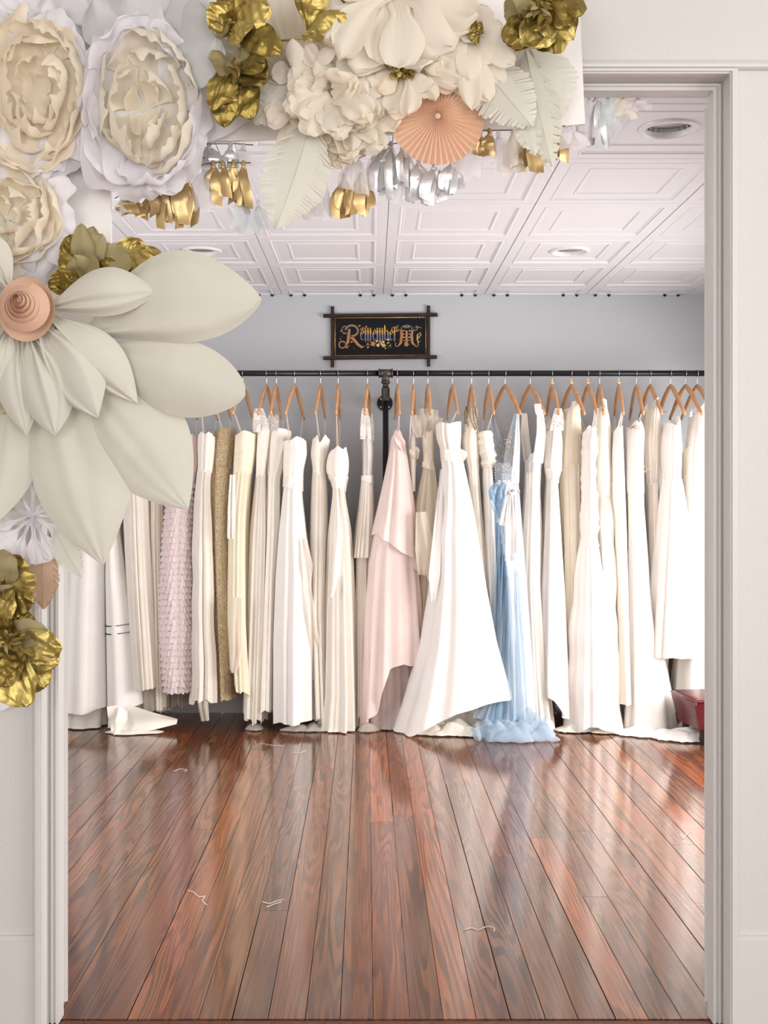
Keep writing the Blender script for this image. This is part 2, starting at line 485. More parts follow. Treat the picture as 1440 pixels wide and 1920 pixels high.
# baseboards of the gown room
struct('baseboard_back', MB().box(XL, XR, YB - 0.018, YB, 0, 0.012).box(XL, XR, YB - 0.014, YB, 0.012, 0.13), M['trim'])
struct('baseboard_left', MB().box(XL, XL + 0.015, 2.8, YB - 0.02, 0, 0.14), M['trim'])
struct('baseboard_right', MB().box(XR - 0.015, XR, 2.8, YB - 0.02, 0, 0.14), M['trim'])

# ---- front room shell
FH = 3.2
OXL, OXR = -0.7687, 0.8436      # clear opening
SXL, SXR = -0.7925, 0.866       # stepped reveal
HZ, SZ = 2.2987, 2.318
mb = MB()
mb.box(-3, SXL, 2.68, 2.78, 0, FH); mb.box(SXR, 3, 2.68, 2.78, 0, FH); mb.box(SXL, SXR, 2.68, 2.78, SZ, FH)
struct('wall_front', mb, M['front_wall'])
def frame3(xl, xr, zt, wl, wr, wt, y0, y1):
    """three sided frame round the opening, mitred: inner edge xl, xr, zt, widths outward"""
    V = []
    for yy in (y0, y1):
        V += [(xl, yy, 0), (xl, yy, zt), (xr, yy, zt), (xr, yy, 0), (xl - wl, yy, 0), (xl - wl, yy, zt + wt), (xr + wr, yy, zt + wt), (xr + wr, yy, 0)]
    Fc = []
    for a, b in ((0, 1), (1, 2), (2, 3)):
        Fc += [(a, a + 4, b + 4, b), (a + 8, b + 8, b + 12, a + 12), (a, b, b + 8, a + 8), (a + 4, a + 12, b + 12, b + 4)]
    Fc += [(0, 8, 12, 4), (3, 7, 15, 11)]
    return V, Fc
c1 = MB().add(*frame3(SXL, SXR, SZ, 0.019, 0.0195, 0.013, 2.66, 2.68))
c1.add(*frame3(SXL - .004, SXR + .004, SZ + .004, 0.010, 0.010, 0.006, 2.654, 2.66))
cas = struct('trim_casing', c1, M['trim'])
c2 = MB().add(*frame3(OXL, OXR, HZ, 0.0238, 0.0224, 0.0193, 2.724, 2.745))
c2.add(*frame3(OXL + .0, OXR - .0, HZ - .0, 0.007, 0.007, 0.006, 2.718, 2.724))
c2.add(*frame3(OXL - .0125, OXR + .0125, HZ + .011, 0.0065, 0.0065, 0.005, 2.719, 2.724))
struct('trim_jamb', c2, M['trim'])
struct('trim_jamb_back', MB().add(*frame3(OXL, OXR, HZ, 0.0238, 0.0224, 0.0193, 2.745, 2.765)), M['trim'])
# picture rail above the casing (rounded strip)
def rail(x0, x1, zc):
    pr = [(2.68, zc + .012), (2.672, zc + .0125), (2.664, zc + .008), (2.660, zc), (2.662, zc - .006), (2.668, zc - .009), (2.68, zc - .0095)]
    V = [(x0, y, z) for y, z in pr] + [(x1, y, z) for y, z in pr]
    n = len(pr)
    return V, [(i, i + 1, n + i + 1, n + i) for i in range(n - 1)] + [tuple(range(n - 1, -1, -1)), tuple(range(n, 2 * n))]
struct('trim_picture_rail', MB().add(*rail(-3, 3, 2.3415)), M['trim'])
for nm, a, b in (('baseboard_front_left', -3, SXL - 0.0195), ('baseboard_front_right', SXR + 0.02, 3)):
    struct(nm, MB().box(a, b, 2.669, 2.68, 0, 0.225).box(a, b, 2.672, 2.68, 0.225, 0.235), M['trim'])
struct('ceiling_front', MB().box(-3, 3, -2.6, 2.78, FH, FH + 0.1), M['front_wall'])
side_wall('wall_front_room_left', -3.1, -3, -2.6, 2.68, -0.5, 1.7, 5.0, 5.0, FH, M['front_wall']) if False else struct('wall_front_room_left', MB().box(-3.1, -3, -2.6, 2.68, 0, FH), M['front_wall'])
side_wall('wall_front_room_right', 3, 3.1, -2.6, 2.68, -0.4, 1.6, 0.65, 2.85, FH, M['front_wall'])
window('window_3', 'x', 3.05, -0.4, 1.6, 0.65, 2.85)
mb = MB()
for a, b in ((-3, -2.45), (-0.45, 0.45), (2.45, 3)): mb.box(a, b, -2.7, -2.6, 0, FH)
for a, b in ((-2.45, -0.45), (0.45, 2.45)): mb.box(a, b, -2.7, -2.6, 0, 0.5); mb.box(a, b, -2.7, -2.6, 2.8, FH)
struct('wall_front_room_rear', mb, M['front_wall'])
window('window_4', 'y', -2.65, -2.45, -0.45, 0.5, 2.8)
window('window_5', 'y', -2.65, 0.45, 2.45, 0.5, 2.8)

# ---- doors folded back into the gown room
def door(name, x, side, a):
    d = np.array([side * math.sin(a), math.cos(a)]); n = np.array([d[1], -d[0]]) * side   # n points away from the opening
    p0 = np.array([x, 2.772]); L, T = 0.79, 0.036
    q = [p0, p0 + d * L, p0 + d * L + n * T, p0 + n * T]
    def slab(ins_l, ins_r, z0, z1, t0, t1):
        A = p0 + d * ins_l + n * t0; B = p0 + d * (L - ins_r) + n * t0; C = p0 + d * (L - ins_r) + n * t1; D = p0 + d * ins_l + n * t1
        V = [(v[0], v[1], z) for z in (z0, z1) for v in (A, B, C, D)]
        return V, [(0, 3, 2, 1), (4, 5, 6, 7), (0, 1, 5, 4), (1, 2, 6, 5), (2, 3, 7, 6), (3, 0, 4, 7)]
    m = MB()
    m.add(*slab(0, L - 0.11, 0.032, 2.272, 0, T)); m.add(*slab(L - 0.11, 0, 0.032, 2.272, 0, T))
    for z0, z1 in ((0.032, 0.26), (1.0, 1.14), (2.14, 2.272)): m.add(*slab(0.11, 0.11, z0, z1, 0, T))
    o = struct(name, m, M['trim'])
    MB().add(*slab(0.11, 0.11, 0.26, 1.0, 0.010, 0.026)).build('panel', M['trim'], o)
    MB().add(*slab(0.11, 0.11, 1.14, 2.14, 0.010, 0.026)).build('panel', M['trim'], o)
    for zc in (0.325, 2.08):
        h = MB()
        hx = x + side * 0.016
        h.tube([(hx, 2.768, zc - 0.05), (hx, 2.768, zc + 0.05)], 0.0055, 10)
        for e in (-0.052, 0.052): h.tube([(hx, 2.768, zc + e - 0.006), (hx, 2.768, zc + e), (hx, 2.768, zc + e + 0.006)], [0.003, 0.0075, 0.003], 8)
        ho = h.build('hinge', M['trim'], o, True)
        MB().box(hx - 0.0075, hx + 0.0075, 2.7655, 2.7715, zc - 0.047, zc + 0.047).build('leaf_plate', M['trim'], ho)
        if side < 0 and zc < 1:
            MB().box(hx - 0.005, hx + 0.004, 2.761, 2.766, zc - 0.012, zc + 0.012).build('worn_spot', M['iron'], ho)
door('door_1', -0.7600, -1, math.radians(38))
door('door_2', 0.8380, 1, math.radians(38))

# ---- pressed ceiling tiles, one by one
cl = struct('ceiling', MB().box(XL, XR, 2.78, YB, CEIL + 0.035, CEIL + 0.1), M['ceil'])
TS = 0.61
def tile_rings():
    """(inset from the edge, drop) along the section of a tile"""
    return [(0.0012, 0.002), (0.003, 0.0), (0.048, 0.0), (0.052, -0.0025), (0.058, -0.0025), (0.062, 0.003), (0.070, 0.003), (0.073, 0.005),
            (0.130, 0.005), (0.134, 0.002), (0.141, 0.0015), (0.146, 0.0065), (0.158, 0.007)]
def tile_mesh(hole, x0=0, x1=TS, y0=0, y1=TS):
    V, Fc = [], []
    R = tile_rings()
    for d, h in R:
        for cx_, cy_ in ((d, d), (TS - d, d), (TS - d, TS - d), (d, TS - d)): V.append([cx_, cy_, h])
    for i in range(len(R) - 1):
        for k in range(4):
            Fc.append((4*i+k, 4*(i+1)+k, 4*(i+1)+(k+1) % 4, 4*i+(k+1) % 4))
    b = 4 * (len(R) - 1)
    if not hole: Fc.append((b + 3, b + 2, b + 1, b))
    else:
        n = 32; d = R[-1][0]; h = R[-1][1]; s0 = len(V)
        for k in range(n):
            t = 2 * PI * k / n + PI / 4 + PI
            V.append([TS/2 + 0.083*math.cos(t), TS/2 + 0.083*math.sin(t), h])
        for k in range(4):
            q = n // 4
            for j in range(q):
                Fc.append((b + k, s0 + k*q + j, s0 + (k*q + j + 1) % n))
            Fc.append((b + k, s0 + ((k+1)*q) % n, b + (k+1) % 4))
    V = [(min(max(a, x0), x1), min(max(c, y0), y1), e) for a, c, e in V]
    me = bpy.data.meshes.new('ceiling_tile')
    me.from_pydata(V, [], Fc); me.materials.append(M['ceil'])
    return me
lights_at = [(1, 4), (1, 1), (-2, 1)]        # tile column from X=0.075, row back from Y=6.41
T_full, T_hole = tile_mesh(False), tile_mesh(True)
T_part = tile_mesh(False, y1=YB - 6.41 - 0.004)
tx0, ty0 = 0.075, 6.41
for i in range(-4, 3):
    for j in range(-1, 6):
        X0 = tx0 + TS * i; Y0 = ty0 - TS * (j + 1)
        hole = (i, j) in [(a, b) for a, b in lights_at]
        if j == -1: me = T_part; Y0 = ty0
        else: me = T_hole if hole else T_full
        o = bpy.data.objects.new('ceiling_tile', me); o.location = (X0, Y0, CEIL)
        link(o, cl)
struct('trim_ceiling_left', MB().box(XL, tx0 - 4 * TS, 2.78, YB, CEIL, CEIL + 0.03), M['ceil'])
struct('trim_ceiling_right', MB().box(tx0 + 3 * TS, XR, 2.78, YB, CEIL, CEIL + 0.03), M['ceil'])
# black solids standing in for the shade in gaps where the hollow mouldings of the cut tiles meet the wall
for i in range(-3, 3):
    for d in (0.056, 0.137, TS - 0.137, TS - 0.056):
        x = tx0 + TS * i + d
        V = [(x - .011, YB - .006, CEIL - .0005), (x + .011, YB - .006, CEIL - .0005), (x + .007, YB - .006, CEIL - .010), (x + .002, YB - .006, CEIL - .014), (x - .004, YB - .006, CEIL - .014), (x - .007, YB - .006, CEIL - .010)]
        V += [(a, YB - .0005, c) for a, b, c in V]
        mesh('notch_shade', V, [(0, 1, 2, 3, 4, 5)] + [(k, k + 6, (k+1) % 6 + 6, (k+1) % 6) for k in range(6)], M['shadowgap'], cl)

# recessed downlights (switched off)
names = ['round recessed downlight with white rim nearest the doorway, upper right', 'recessed downlight on the right above the end of the rack', 'recessed downlight on the left beside the large sage petal']
for (i, j), lab in zip(lights_at, names):
    c = (tx0 + TS * (i + .5), ty0 - TS * (j + .5), CEIL + 0.015)
    L = empty('recessed_downlight', c, lab, 'downlight', 'recessed downlights')
    V, Fc = disc_lathe([(0.099, 0.0), (0.099, -0.012), (0.094, -0.017), (0.084, -0.018), (0.078, -0.012), (0.078, 0.004)], 48, c)
    mesh('trim_ring', V, Fc, M['whitemetal'], L, True)
    V, Fc = disc_lathe([(0.078, 0.0), (0.077, 0.03), (0.068, 0.075), (0.05, 0.10), (0.001, 0.105)], 48, c)
    # facetted reflector
    V = [(c[0] + (v[0]-c[0]) * (1 + .03 * ((k % 48) % 2)), c[1] + (v[1]-c[1]) * (1 + .03 * ((k % 48) % 2)), v[2]) for k, v in enumerate(V)]
    mesh('reflector', V, Fc, M['chrome'], L)
    V, Fc = disc_lathe([(0.001, 0.02), (0.022, 0.024), (0.034, 0.04), (0.034, 0.055), (0.02, 0.085), (0.014, 0.1)], 20, c)
    mesh('bulb', V, Fc, M['bulb'], L, True)

# ================================================================ the pipe rack
RY, RZ = 6.28, 1.998
rk = empty('pipe_clothes_rack', (0.085, RY, 0), 'black iron pipe clothes rack running the width of the back wall', 'clothes rack')
MB().tube([(-2.35, RY, RZ), (0.062, RY, RZ)], 0.0165, 16).build('rail', M['pipe'], rk, True)
MB().tube([(0.108, RY, RZ), (2.36, RY, RZ)], 0.0165, 16).build('rail', M['pipe'], rk, True)
t = MB()
t.tube([(0.045, RY, RZ), (0.125, RY, RZ)], 0.023, 18)
for xx in (0.045, 0.118): t.tube([(xx, RY, RZ), (xx + 0.008, RY, RZ)], 0.0265, 18)
t.tube([(0.085, RY, RZ), (0.085, RY, RZ - 0.055)], [0.023, 0.0215], 18)
t.tube([(0.085, RY, RZ - 0.047), (0.085, RY, RZ - 0.057)], 0.0265, 18)
t.build('tee_fitting', M['iron'], rk, True)
t = MB().tube([(0.085, RY, RZ - 0.057), (0.085, RY, RZ - 0.08)], 0.0165, 16)
t.tube([(0.085, RY, RZ - 0.08), (0.085, RY, RZ - 0.092), (0.085, RY, RZ - 0.15), (0.085, RY, RZ - 0.16)], [0.0215, 0.0235, 0.0235, 0.021], 18)
t.tube([(0.085, RY, RZ - 0.14), (0.085, RY + 0.19, RZ - 0.14)], 0.0165, 14)
t.build('wall_elbow', M['iron'], rk, True)
MB().tube([(0.085, RY, 0.02), (0.085, RY, RZ - 0.15)], 0.0165, 16).build('post', M['pipe'], rk, True)
MB().tube([(0.085, RY, 0.0), (0.085, RY, 0.012)], 0.045, 24).tube([(0.085, RY, 0.012), (0.085, RY, 0.04)], 0.024, 18).build('floor_flange', M['pipe'], rk, True)
fo = MB().tube([(0.085, YB - 0.14, RZ - 0.14), (0.085, YB, RZ - 0.14)], 0.0165, 14).tube([(0.085, YB - 0.012, RZ - 0.14), (0.085, YB, RZ - 0.14)], 0.047, 28).tube([(0.085, YB - 0.035, RZ - 0.14), (0.085, YB - 0.012, RZ - 0.14)], 0.024, 18).build('wall_flange', M['pipe'], rk)
for k in range(4):
    a = PI / 4 + k * PI / 2
    cc = (0.085 + 0.034 * math.cos(a), YB - 0.016, RZ - 0.14 + 0.034 * math.sin(a))
    MB().tube([cc, (cc[0], YB - 0.011, cc[2])], 0.006, 10).build('screw', M['wire'], fo)
for xx, sd in ((-2.35, -1), (2.36, 1)):
    MB().tube([(xx, RY, RZ), (xx + sd * 0.02, RY, RZ)], 0.026, 16).tube([(xx, RY, RZ - 0.02), (xx, RY, 0)], 0.0165, 14).tube([(xx, RY, 0.012), (xx, RY, 0.0)], 0.045, 20).build('end_post', M['pipe'], rk, True)

# ================================================================ hangers
HDROP = 0.175
def hanger(hx, dx, label, bead=False, tilt=0.0):
    """hook at pixel hx on the rail; the near arm ends dx pixels to the side (negative: left)"""
    X = (hx - CX) / F * RY
    top = np.array([X, RY, RZ + 0.0185])
    H = empty('wooden_hanger', (X, RY, RZ - 0.2), label, 'hanger', 'wooden hangers on the pipe rack')
    half = 0.205
    s = max(-0.95, min(0.95, dx * 0.82 / F * 6.15 / half))
    d = np.array([s, -math.sqrt(1 - s * s), 0])        # horizontal direction of the near arm
    # hook
    pts = []
    hr = 0.0195
    cz = RZ + 0.0
    for k in range(13):
        a = math.radians(-70 + 250 * k / 12)
        pts.append(np.array([X, RY, cz]) + d * hr * math.cos(a) * 1.0 + np.array([0, 0, hr * math.sin(a)]))
    pts = pts[::-1]
    # hook lies in the hanger plane but has to straddle the rail: turn it across the rail
    pts = [np.array([X + (p - np.array([X, RY, cz])) @ d * s * 0.6, RY + ((p - np.array([X, RY, cz])) @ d) * -1.0, p[2]]) for p in pts]
    neck = [np.array([X, RY - 0.004, cz - 0.034]), np.array([X, RY, cz - 0.052]), np.array([X, RY, cz - 0.075])]
    hook = MB().tube(pts + neck, 0.0021, 6).build('hook', M['wire'], H, True)
    zt = cz - 0.068
    if bead:
        V, Fc = disc_lathe([(0.001, 0.0125), (0.009, 0.009), (0.0125, 0), (0.009, -0.009), (0.001, -0.0125)], 14, (X, RY, cz - 0.053))
        mesh('bead', V, Fc, M['bead'], H, True)
    for sg in (1, -1):
        pl, rr = [], []
        for k in range(13):
            u = k / 12
            out = half * (u ** 0.92)
            z = zt - 0.004 - HDROP * (0.10 * u + 0.98 * (u ** 1.25) - 0.08 * u ** 3)
            pl.append(np.array([X, RY, z]) + d * sg * out)
            rr.append(0.0125 + 0.005 * math.sin(PI * min(1, u * 1.2)) if k not in (0, 12) else 0.0105)
        MB().tube(pl, rr, 10, True, 0.62).build('arm', M['hangerwood'], H, True)
    ends = [np.array([X, RY, zt - 0.004 - HDROP * 0.93]) + d * sg * half * 0.93 for sg in (1, -1)]
    return ends, d, X

# ================================================================ gowns
IV = {}
def cl_(name, a, b=None, **kw):
    IV[name] = thin('gown_' + name, a, b, **kw)
cl_('white', srgb(250, 246, 241), srgb(247, 241, 235), rough=0.7, trans=0.12, bscale=260, bstr=0.12, stretch=(1, 1, 0.3))
cl_('ivory', srgb(249, 242, 231), srgb(244, 235, 222), rough=0.65, trans=0.15, bscale=260, bstr=0.12, stretch=(1, 1, 0.25))
cl_('cream', srgb(248, 239, 222), srgb(243, 231, 211), rough=0.6, trans=0.15, bscale=260, bstr=0.12)
cl_('chiffon', srgb(247, 240, 229), srgb(242, 233, 220), rough=0.8, trans=0.14, bscale=300, bstr=0.1, stretch=(1, 1, 0.15))
cl_('satin', srgb(249, 243, 234), srgb(245, 237, 226), rough=0.38, trans=0.08, bscale=14, bstr=0.12)
cl_('butter', srgb(247, 237, 213), srgb(243, 229, 199), rough=0.5, trans=0.12, bscale=90, bstr=0.35)
cl_('pink', srgb(254, 240, 238), srgb(252, 234, 233), rough=0.85, trans=0.35, bscale=200, bstr=0.3)
cl_('blush', srgb(249, 231, 224), srgb(245, 222, 215), rough=0.75, trans=0.15, bscale=240, bstr=0.2, stretch=(1, 1, 0.2))
cl_('blushsheer', srgb(248, 232, 226), srgb(244, 224, 218), rough=0.75, trans=0.3, clear=0.25, bscale=240, bstr=0.2)
cl_('tulle', srgb(250, 242, 226), srgb(247, 236, 216), rough=0.8, trans=0.35, clear=0.35, bscale=200, bstr=0.2)
cl_('tullewhite', srgb(244, 236, 224), srgb(236, 226, 212), rough=0.8, trans=0.35, clear=0.3, bscale=200, bstr=0.2)
cl_('peach', srgb(247, 228, 208), srgb(243, 219, 195), rough=0.7, trans=0.2)
cl_('blue', srgb(176, 204, 225), srgb(150, 186, 213), rough=0.8, trans=0.3, clear=0.18, bscale=160, bstr=0.25)
cl_('bluesheer', srgb(206, 221, 235), srgb(190, 211, 229), rough=0.8, trans=0.4, clear=0.5, bscale=160, bstr=0.25)
cl_('bluepale', srgb(216, 226, 235), srgb(200, 215, 229), rough=0.75, trans=0.2, bscale=160, bstr=0.25)
cl_('bluegrey', srgb(176, 182, 188), srgb(150, 158, 168), rough=0.7, trans=0.1)
cl_('bluewhite', srgb(240, 242, 244), srgb(230, 235, 240), rough=0.7, trans=0.25)
cl_('silversatin', srgb(226, 220, 216), srgb(212, 206, 203), rough=0.3, trans=0.05, bscale=20, bstr=0.1)
cl_('taupe', srgb(176, 160, 146), srgb(156, 140, 126), rough=0.8, trans=0.2, clear=0.15)
cl_('ribbon', srgb(238, 226, 210), srgb(230, 216, 198), rough=0.5, trans=0.15)
IV['lace'] = lace('gown_lace', srgb(249, 243, 232), 0.0, 160)
IV['openlace'] = lace('gown_open_lace', srgb(249, 244, 236), 0.6, 130)
IV['butterlace'] = lace('gown_butter_lace', srgb(247, 236, 212), 0.1, 110)
IV['crystal'] = foil('gown_beading', srgb(226, 214, 190), srgb(170, 154, 128), 0.25, 0.5, 0.6, 200)
nt = NT('gown_gold_sequins')
tc = nt.n('ShaderNodeTexCoord'); vo = nt.n('ShaderNodeTexVoronoi', Scale=210.0); nt.l(tc.outputs['Object'], vo.inputs['Vector'])
nt.l(ramp(nt, vo.outputs['Color'], [(0.0, srgb(200, 166, 118)), (0.5, srgb(234, 206, 160)), (1.0, srgb(255, 248, 228))]), nt.p.inputs['Base Color'])  # palest cells put the sequins' shine into the colour
nt.p.inputs['Metallic'].default_value = 0.2; nt.p.inputs['Roughness'].default_value = 0.36
bump(nt, vo.outputs['Distance'], 1.0, 0.01)
IV['sequin'] = nt.m

GY = 6.13     # distance at which heights are read
def zy(y): return EYE + (CY - y) / F * GY
def itp(y, prof, k):
    ys = np.array([p[0] for p in prof], float); xs = np.array([p[k] for p in prof], float)
    o = 9.0      # smoothed interpolation
    return (np.interp(y - o, ys, xs) + 2 * np.interp(y, ys, xs) + np.interp(y + o, ys, xs)) / 4

def shell(prof, y0, y1, hd, yc, folds=14, amp=0.012, seed=1, nt_=46, nth=120, hem=None, pw=2.3, amp0=0.15, wrinkle=0.0, grow=1.0, sway=0.0, hemwave=3.0, topcut=None, ruche=0.0):
    """a hanging tube of cloth; hd = [(y, half depth)], hem / topcut = y offsets over the angle"""
    r = np.random.RandomState(seed)
    th = np.linspace(0, 2 * PI, nth, endpoint=False)[None, :]
    t = np.linspace(0, 1, nt_)[:, None]
    c = np.cos(th); s = np.sin(th)
    sx = np.sign(c) * np.abs(c) ** (2 / pw); sy = np.sign(s) * np.abs(s) ** (2 / pw)
    front = (1 - s) / 2                       # 1 facing the camera
    hb = np.full_like(th, float(y1))
    if hem is not None: hb = np.interp(sx, [h[0] for h in hem], [h[1] for h in hem])
    hb = hb + hemwave * (np.sin(th * folds * 0.5 + r.rand() * 6) + 0.6 * np.sin(th * 7 + r.rand() * 6))
    ht = np.full_like(th, float(y0))
    if topcut is not None: ht = np.interp(sx, [h[0] for h in topcut], [h[1] for h in topcut]) + 8 * (1 - front)
    y = ht + (hb - ht) * t
    xl, xr = itp(y, prof, 1), itp(y, prof, 2)
    cx = (xl + xr) / 2; hw = (xr - xl) / 2
    hdv = np.interp(y, [h[0] for h in hd], [h[1] for h in hd])
    tt = (y - y0) / max(1, (y1 - y0))
    A = amp * (amp0 + (1 - amp0) * np.clip(tt, 0, 1.2) ** grow)
    drift = r.uniform(-1, 1) * 0.5 * tt
    f = np.zeros_like(y)
    arg = th + 0.10 * np.sin(3 * th + r.rand() * 6)
    for n_, w_ in ((folds, 1.0), (folds * 0.62 // 1 + 1, 0.7), (folds * 1.7 // 1, 0.4)):
        ph = r.rand() * 6.283
        q = np.sin(n_ * arg + ph + drift * 3)
        f += w_ * (q - 0.35 * np.abs(q))
    d = A * f
    if wrinkle or ruche:
        PP = np.stack([th + 0 * y, y * 0.03 + 0 * th], -1)
        if wrinkle: d = d + wrinkle * waves(PP, seed + 5, 2.2, 8)
        if ruche:
            q = np.stack([(th + 0 * y) * 0.9, y * 0.28 + 0 * th], -1)
            d = d + ruche * np.abs(waves(q, seed + 9, 1.0, 5))
    px = cx + sway * np.sin(tt * 4 + seed) * 2
    Xc = (px - CX) / F * yc; HW = hw * 1.07 / F * yc
    nx = sx * hdv; ny = sy * HW
    nl = np.sqrt(nx * nx + ny * ny) + 1e-9
    lim = np.minimum(HW * 0.6, 0.04)
    dx = np.clip(d, -lim, lim)
    X = Xc + HW * sx + dx * nx / nl
    Y = yc + hdv * sy + dx * ny / nl
    Z = zy(y) + 0 * th
    Z = np.maximum(Z, 0.006 + 0.002 * r.rand(1, nth))
    return np.stack([X, Y, Z], -1)

def ribbon(pts, wvec, name, mat, parent):
    """flat ribbon along points, width vector wvec, slight thickness"""
    pts = np.array(pts, float); wv = np.array(wvec, float)
    G = np.stack([pts - wv / 2, pts + wv / 2], 1)
    return gmesh(name, G, mat, parent, smooth=True)

GP = 'gowns hanging on the pipe rack'
def gown(label, hk, dx, prof, waist, mat, smat=None, hd=None, yc=6.27, folds=14, amp=0.013, seed=1, hem=None, top='loops', topcut=None,
         pw=2.3, wrinkle=0.0, bead=False, tag_=None, hlabel=None, belt=None, loopmat=None, bfolds=8, bamp=0.003, ruche=0, bruche=0, strapw=0.02, hemwave=3.0, grow=1.0):
    smat = smat or mat
    if topcut is None:
        q_ = prof[0][0]; topcut = [(-1, q_ + 9), (-0.75, q_ + 1), (-0.4, q_ - 2), (0, q_ + 4), (0.4, q_ - 2), (0.75, q_ + 1), (1, q_ + 9)]
    y0, y1 = prof[0][0], prof[-1][0]
    hd = hd or [(y0, 0.12), (waist - 20, 0.09), (waist, 0.085), (waist + 100, 0.13), (y1, 0.19)]
    ends, d, HX = hanger(hk, dx, hlabel, bead)
    xm = (prof[0][1] + prof[0][2]) / 2
    base = np.array([(xm - CX) / F * yc, yc, 0.0])
    G = empty(tag_ or 'wedding_gown', base, label, 'gown', GP)
    bod = shell(prof, y0, waist + 4, hd, yc, bfolds, bamp, seed + 50, 26, 84, None, pw, 0.6, wrinkle * 0.5, hemwave=0.5, topcut=topcut, ruche=bruche)
    gmesh('bodice', bod, mat, G, True)
    sk = shell(prof, waist, y1, hd, yc - 0.002, folds, amp, seed, 52, 132, hem, pw, 0.25, wrinkle, grow=grow, hemwave=hemwave, ruche=ruche)
    sko = gmesh('skirt', sk, smat, G, True)
    if belt:
        bm, bh = belt
        pb = [(y, a - 1.6, b + 1.6) for y, a, b in prof]
        hb = [(y, v + 0.006) for y, v in hd]
        gmesh('sash', shell(pb, waist - bh, waist + bh, hb, yc, 6, 0.002, seed + 7, 8, 72, [(-1, waist + bh - 4), (1, waist + bh + 5)], pw, 1.0, hemwave=0.3), bm, G, True)
    # what carries it: ribbon loops or shoulder straps from the arm ends to the neckline
    for k, e in enumerate(ends):
        sgn = -1 if k == 0 else 1          # near end is at smaller Y
        hy = np.interp(y0 + 6, [h[0] for h in hd], [h[1] for h in hd])
        b = np.array([(xm - CX) / F * yc + (e[0] - HX) * 0.55, yc + sgn * hy * 0.93, zy(y0 + 8)])
        top_ = e + np.array([0, 0, 0.014])
        if top == 'loops':
            for q in (-1, 1):
                off = np.array([q * 0.0045, 0, 0])
                pts = [top_ + (b + off - top_) * u + np.array([0, 0, 0]) for u in np.linspace(0, 1, 8)]
                MB().tube(pts, 0.0016, 5).build('hanger_loop', loopmat or IV['ribbon'], G, True)
        elif top in ('straps', 'lacestraps'):
            wv = np.array([strapw, 0.004, 0]) if strapw else None
            for q in (-1, 1):
                bb = b + np.array([q * strapw * 0.45, sgn * 0.0, 0])
                tt = top_ + np.array([0, 0, 0.006])
                mid = (tt + bb) / 2 + np.array([q * strapw * 0.25, sgn * 0.012, 0])
                pts = [(1 - u) ** 2 * tt + 2 * u * (1 - u) * mid + u * u * bb for u in np.linspace(0, 1, 10)]
                ws = np.array([strapw * (0.55 if top == 'straps' else 0.9), sgn * 0.01, 0])
                ribbon(pts, ws, 'strap', mat if top == 'straps' else IV['openlace'], G)
    return G, dict(prof=prof, hd=hd, yc=yc, ends=ends, d=d, sk=sko)

def pile(parent, name, cx, cyY, rx, ry, h, mat, seed, n=70, m=18, wave=0.12, freq=9):
    """cloth that lies in a heap on the floor"""
    r = np.random.RandomState(seed)
    th = np.linspace(0, 2 * PI, n, endpoint=False)[None, :]
    u = np.linspace(0, 1, m)[:, None]
    edge = 1 + wave * (np.sin(th * 3 + r.rand() * 6) * 0.6 + np.sin(th * freq + r.rand() * 6) * 0.4)
    X = u * rx * edge * np.cos(th); Y = u * ry * edge * np.sin(th)
    PP = np.stack([X * 1.0, Y * 1.6], -1)
    ri = np.abs(waves(PP, seed, 34, 6)) * 0.55 + 0.35
    fl_ = np.abs(np.sin(th * freq * 1.3 + r.rand() * 6 + u * 2)) * 0.3 * u
    Z = h * (1 - u ** 2.2) * (0.35 + ri) + h * 0.55 * fl_ * (1 - 0.6 * u ** 6) + 0.005
    G = np.stack([X + (cx - CX) / F * cyY, Y + cyY, Z + 0 * th], -1)
    return gmesh(name, G, mat, parent, True)

def tongue(parent, name, pts, widths, mat, seed=1, rip=0.006, fr=5, nv=16):
    """a loose strip of cloth along points (pixel x, pixel y, Y), widths in metres across the view"""
    Pn = np.array([P(*p) for p in pts])
    tt = np.linspace(0, 1, len(pts)); u = np.linspace(0, 1, 30)
    C = np.stack([np.interp(u, tt, Pn[:, k]) for k in range(3)], -1)
    for _ in range(3): C[1:-1] = (C[:-2] + 2 * C[1:-1] + C[2:]) / 4
    W = np.interp(u, tt, widths)
    v = np.linspace(-1, 1, nv)
    D = np.gradient(C, axis=0); D /= np.linalg.norm(D, axis=1)[:, None] + 1e-9
    A = np.cross(D, np.array([0, -1.0, 0])); A /= np.linalg.norm(A, axis=1)[:, None] + 1e-9
    G = C[:, None, :] + A[:, None, :] * (W[:, None] * v[None, :] / 2)[..., None]
    q = np.stack([u[:, None] * 3 + 0 * v[None, :], v[None, :] * 1.4 + 0 * u[:, None]], -1)
    G[..., 1] -= rip * (np.sin(v[None, :] * fr + seed + u[:, None] * 2) + 0.7 * waves(q, seed, 2.4, 6))
    G[..., 2] = np.maximum(G[..., 2], 0.006)
    return gmesh(name, G, mat, parent)

I = IV
HS = 'wooden hanger '
